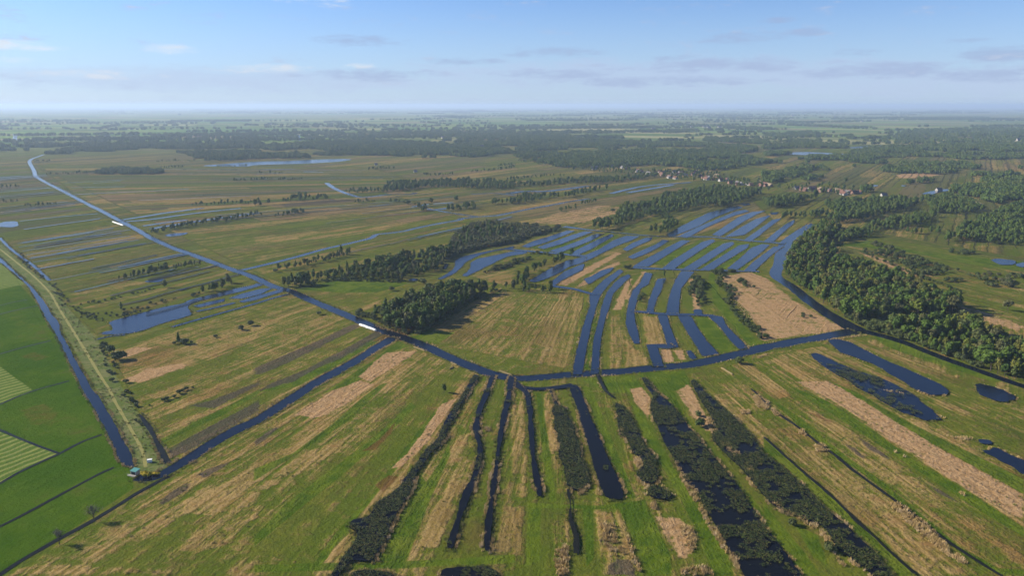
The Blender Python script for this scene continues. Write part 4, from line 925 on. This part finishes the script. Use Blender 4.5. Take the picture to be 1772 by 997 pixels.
scrub('dark green wood upper right behind the meadow', 'treefar', ['M3 400,128 500,115 600,105 680,60 M3^ 660,40 560,50 450,40 420,60', 'M3 680,55 760,65 860,45 950,10 1000,-25 F3^ 1000,790 860,800 700,860 560,900 480,960', 'M3 800,75 900,78 1000,75 M3^ 1020,50 980,20 880,45', 'M3 1030,100 1120,125 1350,145 1500,160 F3^ 1726,985 1726,700 1600,740 1480,800 1300,870 1220,960'], 5.5, (.6, .95), .92, 8, 'woodland', 'woodland')
scrub('belt of dense trees along the canal towards the village', 'treefar', ['F3 225,1000 290,960 370,920 470,870 640,860 850,790 960,780 1060,725 1085,700 F3^ 1080,678 900,675 700,688 500,690 400,710 480,760 430,800 460,830 370,850 290,920', 'F3 1080,720 1250,700 1380,735 1460,790 1300,810 1100,800', 'F3 0,770 100,770 200,750 360,688 F3^ 340,672 150,675 0,685', 'F3 100,820 200,830 350,838 470,808 F3^ 440,765 200,778 110,795'], 6.0, (.7, 1.05), .95, 9, 'woodland', 'woodland')
scrub('tall dark trees at the canal edge', 'tree', ['M3 340,300 400,280 420,200 350,120 300,110 330,200'], 6, (.75, 1.0), .8, 9, 'woodland', 'woodland')
# middle distance
scrub('dense wood in front of the village', 'treefar', ['F2 530,912 640,918 720,898 800,868 900,838 1050,812 1200,775 1330,757 1440,765 1540,730 1640,692 1725,655 F2^ 1700,635 1580,618 1450,598 1300,598 1200,638 1040,648 980,698 820,718 760,738 700,798 590,848', 'F2 920,925 1000,950 1080,932 1165,875 F2^ 1160,845 1080,825 980,868'], 7.0, (.7, 1.05), .95, 9, 'woodland', 'woodland')
scrub('wooded strip beyond the tan reed land', 'treefar', ['F2 0,750 100,740 250,705 430,695 560,665 690,645 F2^ 600,608 520,618 380,655 220,655 90,648 0,695', 'F2 0,630 250,625 400,605 540,608 680,604 850,585 995,565 F2^ 980,532 800,535 520,548 300,568 0,588', 'F1 590,665 700,650 850,668 1070,650 1180,635 1350,635 1500,650 1726,645 F1^ 1726,578 1500,562 1300,562 1100,567 900,577 840,622 700,637', 'F1 1260,785 1330,788 1500,785 1440,762 1500,748 1726,742 F1^ 1726,685 1350,728', 'F1 0,742 200,730 510,712 F1^ 510,665 300,665 150,695 0,722'], 7.5, (.6, .95), .9, 8, 'woodland', 'woodland')
hedges('dark tree rows across the middle meadows', 'treefar', ['F0 1000,945 1050,925 1250,893 1450,864 1600,838 1726,818', 'F0 1010,940 1250,885 1450,858 1720,810', 'F1 160,828 200,820 340,798', 'F1 170,815 340,790', 'F0 1280,755 1450,745 1726,732', 'F0 1560,592 1726,585', 'F1 0,585 150,578', 'F1 160,585 330,580', 'F1 650,735 800,728', 'F1 760,515 940,505', 'F1 1450,530 1600,520', 'F1 1620,515 1726,500', 'F1 1625,495 1726,480', 'F0 310,548 480,542 620,540', 'F0 230,465 330,462', 'F0 1440,495 1640,492', 'F0 1040,462 1290,455', 'F1 30,540 180,538', 'F0 1080,505 1210,500', 'F1 900,730 960,728', 'F1 1070,740 1130,790', 'F2 340,790 430,775', 'F2 480,745 590,730', 'F1 1130,555 1310,548', 'F0 0,640 130,628', 'F0 0,735 110,728', 'F0 170,760 400,745', 'F2 0,585 300,555', 'F2 340,560 365,558', 'F2 1000,790 1060,850 1120,880', 'F3 180,750 260,715 350,700'], 3.6, 8, (.35, .75), .85)
scrub('round green copse in the far left meadow', 'far', ['F0 630,542 760,546 1000,544 1085,536 F0^ 1060,498 850,485 700,490'], 9.5, (.6, .9), 1, 8, 'woodland', 'woodland')
FARW = ['F2 0,395 60,435 250,475 350,505 500,495 700,500 950,484 1100,494 1200,505 1350,520 1500,505 1726,470 1726,455 1600,432 1500,412 1640,392 1660,368 1500,348 1300,342 1100,337 900,332 620,317 300,307 0,312', 'F1 600,412 700,445 850,450 1130,440 1400,437 1560,422 1726,402 1726,320 1500,340 1300,350 1000,330 700,320 500,330 300,340 0,365 0,392 420,378 500,395 590,405', 'F1 0,440 300,438 590,425 580,408 300,405 0,420', 'F0 300,412 490,410 490,395 310,402', 'F0 370,392 800,395 1300,385 1726,372 1726,330 1300,335 900,345 600,355 480,372', 'F0 180,365 300,368 450,358 300,345 200,348', 'F0 1180,402 1320,400 1500,395 1726,392 1726,440 1500,455 1280,458 1290,430', 'F3 570,405 720,430 850,432 1200,438 1500,462 1726,462 1726,342 1200,352 850,364 700,380 590,392', 'F3 200,455 330,480 480,472 700,458 810,432 600,425 300,430', 'F3 330,495 520,502 810,478 820,458 500,472', 'F3 760,520 850,537 1100,543 1300,532 1440,512 1300,468 1000,468 850,485', 'F3 0,600 60,602 150,582 300,542 345,508 440,525 440,512 340,492 250,485 100,485 0,520', 'F3 240,582 300,592 400,572 390,552', 'F3 750,562 780,582 830,587 875,575 800,558', 'F3 1340,565 1400,588 1500,582 1726,548 1726,508 1500,528', 'F3 1200,640 1230,672 1380,692 1500,742 1726,742 1726,578 1500,588 1350,600', 'F3 950,602 980,617 1120,617 1130,588', 'F3 0,380 120,372 300,370 560,372 540,350 300,340 0,352', 'F3 0,420 60,425 200,412 100,400 0,408', 'F3 0,470 120,470 110,450 0,452', 'F2 1290,322 1400,330 1726,345 1726,320 1500,312 1320,300', 'F2 1160,305 1220,304 1215,290 1165,285', 'F3 0,690 30,700 180,680 420,690 690,680 680,650 420,640 180,635 0,640']
LOOSE = ['F0 600,330 1100,328 1726,318 1726,296 1300,305 900,314 640,318', 'F1 0,330 300,322 600,312 900,308 1300,312 1726,300 1726,250 1300,252 900,262 500,280 0,300', 'F2 0,300 260,300 430,290 330,262 200,262 0,262', 'F3 0,345 200,340 560,345 560,325 200,322 0,330', 'F3 860,345 1200,340 1500,345 1726,332 1726,240 1500,238 1100,245 900,262 880,300', 'F2 1000,275 1150,270 1270,262 1250,245 1050,252', 'F3 0,312 250,300 420,285 300,262 0,275']
scrub('looser bluish woods behind the far forest', 'far', LOOSE, 24, (.8, 1.2), .5, 8, 'forest', 'forest')
scrub('far forest mass reaching to the plain beyond the village', 'far', FARW, 11.0, (.6, 1.05), .95, 8, 'forest', 'forest', gaps=.40)
# village trees
scrub('trees between the houses of the village', 'treefar', ['V -300,30 0,75 80,75 400,70 560,100 620,115 950,160 950,200 640,185 560,155 340,150 200,135 60,120 -300,95', 'V 980,190 1150,185 1400,190 1600,205 1750,235 1600,260 1450,255 1150,235 990,210', 'V -1000,-50 -700,10 -300,60 -300,95 -700,45 -1000,0'], 12.0, (.45, .85), .75, 4, 'woodland', 'woodland')
# the plain beyond: hedgerows and shelter belts out to the horizon
rng = np.random.RandomState(5); P_ = []
for _ in range(330):
    R0 = 2600 * (24000 / 2600.) ** rng.uniform(0, 1); ang = rng.uniform(-.66, .66); x0, y0 = math.sin(ang) * R0, math.cos(ang) * R0
    if vnoise(np.array([x0 / 2600.]), np.array([y0 / 2600.]), 21)[0] < .30: continue
    L = rng.uniform(120, 700) * (1 + R0 / 12000.); th = .35 + rng.choice([0, 1.57], p=[.8, .2]) + rng.normal(0, .08); st_ = 14 + R0 / 900.
    w = rng.choice([6, 10, 60, 160], p=[.55, .3, .10, .05]) * (1 + R0 / 15000.); k = int(L / st_ * max(1, w / 26.))
    q = rng.uniform(-.5, .5, (k, 2)) * (L, w); P_.append(np.stack([x0 + q[:, 0] * math.cos(th) - q[:, 1] * math.sin(th), y0 + q[:, 0] * math.sin(th) + q[:, 1] * math.cos(th)], 1))
P_ = np.concatenate(P_); scatter('far_shelter_belts', 'far', np.c_[P_, np.zeros(len(P_))], rng.uniform(.8, 1.3, len(P_)) * (1 + np.hypot(P_[:, 0], P_[:, 1]) / 26000.), 'bluish shelter belts and copses on the far plain', 'trees')
print('scatter far', len(P_))

# ------------------------------------------------------------------ lone trees and shrubs, each with its own words
hedges('low green bushes along the wood edges', 'shrub', ['M1 690,562 740,600 800,640 870,662 960,658 1060,604 1170,526 1280,456 1390,403', 'M1 270,356 400,355 500,352 600,352 700,357 850,362', 'M1 600,560 640,550 690,545', 'M1 590,540 650,560 700,590', 'M3 340,130 350,200 345,280', 'M3 700,512 860,496 1000,490 1140,474', 'M3 560,190 700,245 860,320 940,345 1060,385 1135,425'], 2.3, 4, (.5, 1.2), .75, 'scrub', 'scrub')
def gp(s): return G(s)[0]
x, y = gp('P 769,680'); put_tree(x, y, 4.6, 'small dark lone tree on the striped meadow below the canal bend', k=2)
x, y = gp('P 1743,538'); put_tree(x, y, 7.5, 'round bright green lone tree in the far right meadow', k=1)
x, y = gp('M0 700,528'); put_tree(x, y, 6.5, 'slim pointed tree on the bank near the left end of the big pond', k=6)
x, y = gp('M0 950,392'); put_tree(x, y, 6.5, 'bushy round tree between the two shrub rows above the pond', k=0)
x, y = gp('M2 893,335'); put_tree(x, y, 6.0, 'dark lone tree at the cross ditch between flooded strips', k=4)
x, y = gp('F3 545,597'); put_tree(x, y, 9.0, 'dark lone tree on the pale field behind the village', k=3)
x, y = gp('F1 1340,722'); put_tree(x, y, 9.0, 'tall lone tree at the narrow inlet in the middle distance', k=5)
x, y = gp('M1 500,200'); put_tree(x, y, 9.0, 'tallest tree at the end of the tree row by the stream meadow', k=7)
con = empty('conifer', (0, 0, 0)); link('crown', CON[0], M['leaf'], con); link('trunk', CON[1], M['bark'], con)
x, y = gp('M0 1028,712'); place(con, x, y, .8, .68); tag(con, 'pointed dark conifer rising from bushes on the tan reed meadow', 'tree')
SH = [('M0 1060,716', 1.3, 'spreading green bush at the foot of the pointed conifer'), ('M0 1100,712', .6, 'smallest bush on the sunny side of the conifer'), ('M0 1005,718', .7, 'low round bush on the other side of the conifer'),
      ('M0 690,808', 2.0, 'biggest round bush beside the dike ditch'), ('M0 632,768', 1.7, 'second round bush beside the dike ditch, behind the biggest one'), ('M0 1390,636', 1.2, 'dark bush on the meadow between pond and canal'),
      ('M0 1440,610', 1.3, 'flat bush near the right end of the pond meadow'), ('M0 1240,678', .7, 'tiny bush halfway along the pond meadow'), ('M1 120,302', 1.2, 'single bush near the stream mouth'),
      ('M1 340,382', 1.5, 'bush beside the canal below the small clump of trees'), ('M1 790,410', 1.3, 'bush on the tan meadow between both woods'), ('M1 970,368', 1.6, 'round bush at the tip of the winding water'),
      ('M1 370,548', 1.0, 'low bush on the reed strip left of the canal'), ('M2 1330,830', 1.5, 'bush at the canal bank below the bare reed field'), ('N3 145,740', .9, 'dark round bush on the yellow grass between two turf ponds'),
      ('N3 335,868', 1.1, 'spreading bush on the reed edge of the weedy turf pond'), ('N2 985,232', 1.4, 'dark bush on the tan strip beside the weedy turf pond'), ('N2 970,178', .9, 'small bush on the tan strip near the canal'),
      ('M3 1010,490', 1.6, 'silvery bush at the bend of the reed ditch in the right meadow'), ('F2 600,862', 2.6, 'round bush on the orange reed land before the village wood'), ('F2 690,792', 1.8, 'dark bush beside the pale track on the orange reed land'),
      ('F1 1175,728', 2.4, 'round bush between two far meadow ditches'), ('F1 940,725', 1.7, 'small bush on the far tan meadow'), ('F1 1015,742', 2.6, 'wide bush beside the far meadow ditch')]
shr = []
for p in SHRUB:
    r = empty('shrub', (0, 0, 0)); link('foliage', p[0].copy(), M['leaf_shrub'], r); link('stem', p[1].copy(), M['bark'], r); shr.append(r)
su = [False] * 4
for i, (s, k, lab) in enumerate(SH):
    j = i % 4; o = shr[j] if not su[j] else copy_tree(shr[j]); su[j] = True
    x, y = gp(s); place(o, x, y, k, k * .95); tag(o, lab, 'shrub')
# two bare grey trees at the polder ditch
def bare_tree(s, h, label):
    rng = np.random.RandomState(int(h * 100)); V, F = [], []
    tube(V, F, (0, 0, -.1), (.1, 0, h * .4), .13, .09)
    tips = []
    for i in range(11):
        a = rng.uniform(0, 6.28); z = h * rng.uniform(.22, .45); q = h * rng.uniform(.14, .30); b = np.array([math.cos(a) * q, math.sin(a) * q, z + h * rng.uniform(.2, .4)])
        tube(V, F, (.05, 0, z), b, .055, .03, 5)
        for k in range(6):
            t = b + np.array([rng.normal(0, .1) * h, rng.normal(0, .1) * h, h * rng.uniform(.02, .22)]); tube(V, F, b * .8 + np.array([0, 0, z * .2]), t, .028, .012, 4); tips.append(t)
    r = empty('bare_tree', (0, 0, 0)); link('branches', mesh_from('branches', V, F), M['bark'], r)
    V, F = [], []
    for t in tips: quad_cloud(V, F, [t + rng.normal(0, .25, 3) for _ in range(9)], [np.array([0, 0, 1.])] * 9, .15, 1.0, rng)
    link('sparse_leaves', mesh_from('sparse_leaves', V, F), M['leaf_bare'], r)
    x, y = gp(s); r.location = (x, y, 0); tag(r, label, 'tree')
bare_tree('P 163,903', 5.6, 'bare grey tree at the polder ditch, nearer the pumping station')
bare_tree('P 103,943', 4.6, 'smaller bare grey tree at the polder ditch, nearer the picture corner')

# ------------------------------------------------------------------ reeds, sedges and floating plants
Rp, Rs, Gp, Gs, Lp, Ls = [], [], [], [], [], []
rng = np.random.RandomState(12)
for wi, w in enumerate(WATER):
    p = w['p']
    if w['reeds'] and w['r'] < 900:
        q = resample(p, 1.1 if w['r'] < 450 else 2.2); cen = vnoise(q[:, 0] / 12, q[:, 1] / 12, 40 + wi)
        t = np.roll(q, -1, 0) - np.roll(q, 1, 0); n = np.stack([t[:, 1], -t[:, 0]], 1) / (np.hypot(t[:, 0], t[:, 1])[:, None] + 1e-9)
        ar = np.sum(p[:, 0] * np.roll(p[:, 1], -1) - np.roll(p[:, 0], -1) * p[:, 1]); n = n if ar > 0 else -n
        q = q + n * rng.uniform(.15, 1.1, len(q))[:, None]
        k = rng.uniform(0, 1, len(q)); a = (cen > (.56 if w['r'] < 330 else .66)) & (k < .8); b = ~a & (k < .75)
        Rp.append(q[a]); Gp.append(q[b])
    if w['plants'] > 0:
        q = fill(p, .62 if w['r'] < 380 else .9, 1.0, 60 + wi)
        c = .6 * vnoise(q[:, 0] / 7, q[:, 1] / 7, 70 + wi) + .4 * vnoise(q[:, 0] / 1.9, q[:, 1] / 1.9, 80 + wi)
        q = q[c < .18 + .62 * w['plants']]; e = rng.uniform(0, 1, len(q)) < .07 * (vnoise(q[:, 0] / 9, q[:, 1] / 9, 99 + wi) > .5); Gp.append(q[e]); Lp.append(q[~e])
reedspec = [('N3 640,630 700,625 780,690 900,800 950,880 1000,900 1040,930 1030,945 930,890 830,810 700,700', .8, 1.0), ('N3 258,325 300,320 335,365 270,360', .7, .9), ('N3 178,250 200,248 215,280 185,275', .6, .9), ('N3 30,140 60,150 90,180 60,180', .7, .8),
            ('N2 230,850 300,840 305,900 310,990 250,997 235,920', .9, .85), ('N2 870,740 930,750 960,800 955,880 930,880 900,800', .8, .8), ('N2 1240,75 1280,72 1331,110 1331,150 1270,130', .7, .9), ('N2 1180,150 1230,145 1240,165 1190,170', .7, .8), ('N2 730,630 750,625 755,660 732,662', .6, .8),
            ('N2 1080,312 1125,322 1192,380 1150,388 1100,345', .9, .8), ('N2 1200,412 1225,420 1258,470 1225,468', .9, .8), ('N2 1010,180 1040,190 1075,270 1040,290 1020,230', .9, .8), ('N2 640,395 670,395 690,440 680,460 655,455', .8, .8), ('N2 560,240 580,240 600,300 570,285', .8, .7),
            ('N2 215,60 240,70 250,110 225,110', .8, .8), ('N2 345,560 410,535 415,550 370,590', .8, .8), ('N3 0,612 60,630 120,670 180,690 260,735 330,800 360,850 370,900 420,960 395,950 340,870 280,770 180,715 60,665', 1.0, .8), ('N2 840,385 900,480 960,560 1000,660 1070,770 1110,840 1180,950 1170,960 1090,850 1030,760 960,630 880,500', .8, .7),
            ('N2 1140,900 1170,910 1190,980 1165,960', .8, .9), ('M3 390,690 500,672 590,665 590,670 490,682 400,700', 1.0, .7), ('N3 560,40 700,60 720,70 640,60', .9, .7), ('N3 930,280 1000,285 1080,300 1000,310', 1.0, .7), ('N3 870,170 940,190 920,200', 1.0, .6), ('N3 640,350 720,385 760,410 690,375', .9, .6), ('N3 980,560 1050,600 1000,575', .9, .6),
            ('N2 880,960 1000,950 1060,960 1040,997 880,997', .9, .6), ('N2 470,720 540,740 560,830 600,900 540,900 490,850', 1.1, .55), ('N2 600,790 640,870 680,980 660,980 620,880', .9, .6), ('M2 270,375 330,345 370,330 360,360 300,382', 1.2, .7), ('M2 385,388 440,350 450,370 400,392', 1.2, .7), ('M1 700,610 800,640 800,650 700,620', 1.0, .8), ('M2 1430,790 1495,770 1495,778 1430,800', 1.0, .8),
            ('M2 1290,440 1400,560 1495,660 1470,670 1380,580 1270,460', 1.4, .5), ('N1 1170,240 1210,240 1205,262 1175,262', .9, .6), ('N2 720,0 760,50 820,90 810,100 750,60', .9, .6)]
for i, (s, st_, k) in enumerate(reedspec):
    q = fill(G(s), st_, .8, 90 + i); Rp.append(q)
q = np.concatenate(Rp); scatter('reed_fringe', 'reed', np.c_[q, np.zeros(len(q))], rng.uniform(.55, 1.15, len(q)) * np.clip(1.35 - np.hypot(q[:, 0], q[:, 1]) / 650., .45, 1), 'pale dry reed along the banks and on uncut strips', 'reed'); nR = len(q)
q = np.concatenate(Gp); scatter('sedge_fringe', 'sedge', np.c_[q, np.zeros(len(q))], rng.uniform(.6, 1.3, len(q)), 'green and straw coloured sedge along the ditch banks', 'sedge'); nG = len(q)
q = np.concatenate(Lp); scatter('water_plants', 'lily', np.c_[q, np.full(len(q), wz[0] + .02)], rng.uniform(.55, 1.2, len(q)), 'dark green floating plants covering the turf ponds', 'water plants'); print('reed', nR, nG, 'lily', len(q))
# rough tussocks over the uncut strips
TP = []
for s, st_, kp in [(s, 2.6, .35) for s in COVER['pink'][:8]] + [(s, 3.0, .30) for s in COVER['dry'][:28]] + [(s, 1.6, .5) for s in COVER['dike']]:
    TP.append(fill(G(s.split('@')[0]), st_, kp, len(TP) + 300))
q = np.concatenate(TP); q = q[(np.hypot(q[:, 0], q[:, 1]) < 620)]; q = q[vnoise(q[:, 0] / 6, q[:, 1] / 6, 55) > .5]; q = q[~in_water(q, .2)]
scatter('grass_tussocks', 'sedge', np.c_[q, np.zeros(len(q))], rng.uniform(.45, 1.0, len(q)), 'rough grass tussocks on the mown fen strips', 'grass'); print('tussocks', len(q))

# ------------------------------------------------------------------ buildings and small things
def box(V, F, x0, x1, y0, y1, z0, z1):
    k = len(V); V += [(x0, y0, z0), (x1, y0, z0), (x1, y1, z0), (x0, y1, z0), (x0, y0, z1), (x1, y0, z1), (x1, y1, z1), (x0, y1, z1)]
    F += [(k, k+3, k+2, k+1), (k+4, k+5, k+6, k+7), (k, k+1, k+5, k+4), (k+1, k+2, k+6, k+5), (k+2, k+3, k+7, k+6), (k+3, k, k+4, k+7)]
def house_mesh(L, Wd, e, r):
    V = [(-L/2, -Wd/2, -.1), (L/2, -Wd/2, -.1), (L/2, Wd/2, -.1), (-L/2, Wd/2, -.1), (-L/2, -Wd/2, e), (L/2, -Wd/2, e), (L/2, Wd/2, e), (-L/2, Wd/2, e), (-L/2, 0, r - .15), (L/2, 0, r - .15)]
    F = [(0, 1, 5, 4), (2, 3, 7, 6), (1, 2, 6, 9, 5), (3, 0, 4, 8, 7), (0, 3, 2, 1)]
    wall = mesh_from('wall', V, F); o = .45; s = (r - e) / (Wd / 2); ez = e - o * s; V, F = [], []
    for sg in (-1, 1):
        k = len(V); V += [(-L/2-o, sg*(Wd/2+o), ez), (L/2+o, sg*(Wd/2+o), ez), (L/2+o, 0, r), (-L/2-o, 0, r), (-L/2-o, sg*(Wd/2+o), ez-.18), (L/2+o, sg*(Wd/2+o), ez-.18), (L/2+o, 0, r-.18), (-L/2-o, 0, r-.18)]
        F += [(k, k+1, k+2, k+3), (k+7, k+6, k+5, k+4), (k, k+4, k+5, k+1), (k+1, k+5, k+6, k+2), (k+3, k+7, k+4, k)]
    roof = mesh_from('roof', V, F); V, F = [], []
    box(V, F, L*.22, L*.22+.8, -.4, .4, r-.6, r+.7); ch = mesh_from('chimney', V, F); V, F = [], []
    for i in range(3): box(V, F, -L*.36+i*L*.28, -L*.36+i*L*.28+1.3, -Wd/2-.05, -Wd/2-.003, 1.0, 2.3)
    win = mesh_from('window', V, F); return wall, roof, ch, win
HM = [house_mesh(12, 8, 3.0, 7.2), house_mesh(16, 9, 3.0, 8.0), house_mesh(9, 7, 3.4, 7.0)]
HK = [('white_wall', 'red_roof', 'white house with red tiled roof among the trees of the village', 'white red-roofed houses of the village'), ('brick_wall', 'red_roof', 'brick house with red tiled roof among the trees of the village', 'brick red-roofed houses of the village'),
      ('white_wall', 'grey_roof', 'white house with grey roof among the trees of the village', 'white grey-roofed houses of the village'), ('brick_wall', 'thatch', 'brick farmhouse with brown thatched roof among the trees of the village', 'thatched farmhouses of the village')]
hm_ = {}
def house(x, y, kind, size, rz, label=None, group=None, name='house', k=1.0):
    key = (kind, size)
    if key not in hm_:
        w, r, c, g = HM[size]; o = empty(name, (0, 0, 0)); link('wall', w.copy(), M[HK[kind][0]], o); rf = link('roof', r.copy(), M[HK[kind][1]], o); link('chimney', c.copy(), M['brick_wall'], rf); link('window', g.copy(), M['dark_glass'], o); hm_[key] = o
    else:
        o = copy_tree(hm_[key])
    o.location = (x, y, 0); o.rotation_euler = (0, 0, rz); o.scale = (k, k, k); tag(o, label or HK[kind][2], 'house')
    g = group or (HK[kind][3] if not label else None)
    if g: o['group'] = g
    elif 'group' in o: del o['group']
    return o
VH = 'V 20,95 45,90 85,100 95,85 120,105 140,95 185,80 190,100 170,125 225,100 260,95 275,85 300,90 320,100 345,85 370,80 395,80 150,130 210,130 290,115 400,120 420,130 440,122 455,140 490,130 510,140 520,120 545,140 570,150 590,140 600,150 530,110 650,165 670,175 700,170 735,178 790,180 830,185 860,185 885,180 910,188 850,170 930,185 1160,215 1180,225 1230,220 1260,228 1275,215 1310,225 1340,215 1370,228 1385,232 1300,210 1480,235 1510,240 1535,232 1560,242 1580,236 1520,250 1440,232 -60,70 -140,60 -190,50 -250,45 -280,40 -400,15 -430,12 -540,0 -620,-20 -470,25 -90,80 -20,85 -700,-15'
for i, g in enumerate(G(VH)):
    kind = [0, 1, 2, 3, 1, 0, 2, 1][random.randrange(8)]; house(g[0] + rnd(-6, 6), g[1] + rnd(-12, 12), kind, random.randrange(3), random.choice([.3, 1.87]) + rnd(-.3, .3), k=.72)
for s, lab, kd, sz, k in (('F3 795,688', 'white farmhouse standing alone at the right end of the village', 2, 1, .6), ('F1 808,482', 'small white cottage alone on the far meadow canal', 2, 2, .7), ('F1 1070,530', 'lone white shed beside the far middle copse', 2, 2, .7),
                          ('F2 570,512', 'large pale farm barn at the left end of the village', 2, 1, .9), ('F2 445,490', 'white farm buildings in front of the far forest', 2, 1, .9), ('F3 1160,652', 'white boathouse beside the far right canal basin', 2, 1, .6)):
    x, y = gp(s); house(x, y, kd, sz, .3, lab, k=k)
FH = ['F2 1215,232', 'F2 1245,224', 'F2 1300,230', 'F2 1330,236', 'F2 1400,232', 'F2 960,246', 'F3 190,156', 'F3 470,168', 'F1 1120,290', 'F1 1260,305', 'F1 1360,325', 'F1 1500,370', 'F0 1190,150', 'F0 255,240', 'F0 715,300', 'F0 480,250', 'F3 1440,290', 'F3 1690,320', 'F1 940,245', 'F2 780,130', 'F3 650,195', 'F1 105,210']
for i, s in enumerate(FH):
    x, y = gp(s); r = math.hypot(x, y); house(x, y, 2, 1, .3 + rnd(-.2, .2), 'tiny white farm shed on the far hazy plain', 'white farm sheds on the far plain', 'house', 1.3 * max(1.0, r / 6000.))

# pumping station at the end of the polder canal
x, y = gp('N0 694,476'); ps = empty('pumping_station', (x, y, 0), -.35); ps.scale = (.52, .52, .68)
V, F = [], []; box(V, F, -2.4, 2.4, -1.9, 1.7, -.1, 2.1); link('wall', mesh_from('wall', V, F), M['concrete'], ps)
V = [(-2.7, -2.2, 2.1), (2.7, -2.2, 2.1), (2.7, 2.0, 2.65), (-2.7, 2.0, 2.65), (-2.7, -2.2, 2.3), (2.7, -2.2, 2.3), (2.7, 2.0, 2.85), (-2.7, 2.0, 2.85)]
link('roof', mesh_from('roof', V, [(0, 3, 2, 1), (4, 5, 6, 7), (0, 1, 5, 4), (1, 2, 6, 5), (2, 3, 7, 6), (3, 0, 4, 7)]), M['teal'], ps)
V, F = [], []; box(V, F, -1.7, 1.7, -1.96, -1.905, .4, 1.8); dr = link('door', mesh_from('door', V, F), M['dark_glass'], ps)
V, F = [], []; box(V, F, -3.2, 3.2, -4.2, -2.4, .1, .45); link('bridge_deck', mesh_from('bridge_deck', V, F), M['concrete'], ps)
for zz in (.95, 1.35):
    V, F = [], []; tube(V, F, (-3.2, -4.1, zz), (3.2, -4.1, zz), .04, .04); link('railing', mesh_from('railing', V, F), M['steel'], ps)
V, F = [], []
for xx in (-3.1, -1.5, 0, 1.5, 3.1): tube(V, F, (xx, -4.1, .4), (xx, -4.1, 1.4), .04, .04)
link('railing_post', mesh_from('railing_post', V, F), M['steel'], ps); tag(ps, 'small pumping station with pale teal roof where the polder canal ends', 'pumping station')
x, y = gp('N0 767,415'); cb = empty('equipment_cabinet', (x, y, 0), .3); cb.scale = (.7, .7, .7); V, F = [], []
box(V, F, -1.1, 1.1, -.7, .7, .12, 1.5); link('body', mesh_from('body', V, F), M['white_tarp'], cb); V, F = [], []; box(V, F, -1.25, 1.25, -.85, .85, 1.503, 1.62); link('lid', mesh_from('lid', V, F), M['white_tarp'], cb)
V, F = [], []; box(V, F, -1.2, 1.2, -.8, .8, -.1, .117); link('plinth', mesh_from('plinth', V, F), M['concrete'], cb); tag(cb, 'white equipment cabinet on the grass behind the pumping station', 'cabinet')
x, y = gp('N0 745,492'); yb = empty('flowering_shrub', (x, y, 0)); link('flowers', SHRUB[0][0].copy(), M['yellow'], yb); link('stem', SHRUB[0][1].copy(), M['bark'], yb); yb.scale = (1.25, .9, .85); tag(yb, 'bright yellow flowering bush on the bank beside the pumping station', 'shrub')
x, y = gp('N0 795,480'); yb2 = copy_tree(yb); yb2.location = (x, y, 0); yb2.scale = (.9, .5, .4); tag(yb2, 'low strip of yellow-green flowers along the bank beyond the yellow bush', 'shrub')

# long covered stacks and reed bundles on the canal bank
def stack(name, a, b, w, h, mat, label, cat, ties=True, seed=1):
    a, b = gp(a), gp(b); d = b - a; L = float(np.hypot(*d)); rz = math.atan2(d[1], d[0]); rng = np.random.RandomState(seed)
    o = empty(name, ((a[0] + b[0]) / 2, (a[1] + b[1]) / 2, 0), rz); n = max(6, int(L / 1.0)); k = 9; V, F = [], []
    for i in range(n + 1):
        x = -L / 2 + L * i / n; e = .75 if i in (0, n) else 1.0; jw, jh = rng.uniform(.9, 1.08), rng.uniform(.88, 1.08)
        for j in range(k):
            t = math.pi * j / (k - 1); V.append((x, math.cos(t) * w / 2 * e * jw, max(-.05, (math.sin(t) ** .7) * h * e * jh - (.05 if j in (0, k-1) else 0))))
    for i in range(n):
        for j in range(k - 1): F.append((i*k+j, (i+1)*k+j, (i+1)*k+j+1, i*k+j+1))
    F += [tuple(range(k))[::-1], tuple(n*k + j for j in range(k))]
    link('cover' if ties else 'bundles', mesh_from(name, V, F), M[mat], o)
    if ties:
        for q in range(1, 5):
            V, F = [], []; x = -L / 2 + L * q / 5; pts = [(x, math.cos(math.pi*j/10) * (w/2 + .08), (math.sin(math.pi*j/10) ** .7) * (h*1.06 + .03)) for j in range(11)]
            for p, r in zip(pts[:-1], pts[1:]): tube(V, F, p, r, .03, .03, 5)
            link('strap', mesh_from('strap', V, F), M['steel'], o)
    return tag(o, label, cat)
stack('covered_stack', 'P 622.5,562.5', 'P 650.5,573', 1.7, 1.15, 'white_tarp', 'long low white covered stack on the canal bank opposite the wood', 'covered stack')
stack('covered_stack', 'F0 748,860', 'F0 818,884', 1.9, 1.2, 'white_tarp', 'longer white covered stack beside the far stretch of the canal', 'covered stack', seed=2)
for i, (a, b, lab) in enumerate((('M1 918,735', 'M1 982,757', 'straight low row of pale cut reed bundles below the wood'), ('M1 1132,826', 'M1 1166,838', 'short row of reed bundles at the canal bank, beside the smaller oblique one'), ('M1 1122,863', 'M1 1146,851', 'small oblique row of reed bundles lying inland of the canal bank'),
                                 ('M1 1408,872', 'M1 1482,897', 'row of reed bundles at the canal bank where the first ditches join'), ('M2 1226,855', 'M2 1290,893', 'row of reed bundles lying on the green meadow right of the junction'), ('M0 1050,205', 'M0 1072,206', 'small pile of reed bundles at the canal beside the far tree row'))):
    stack('reed_bundle_row', a, b, 1.0, .55, 'bundle', lab, 'reed bundles', False, 10 + i)
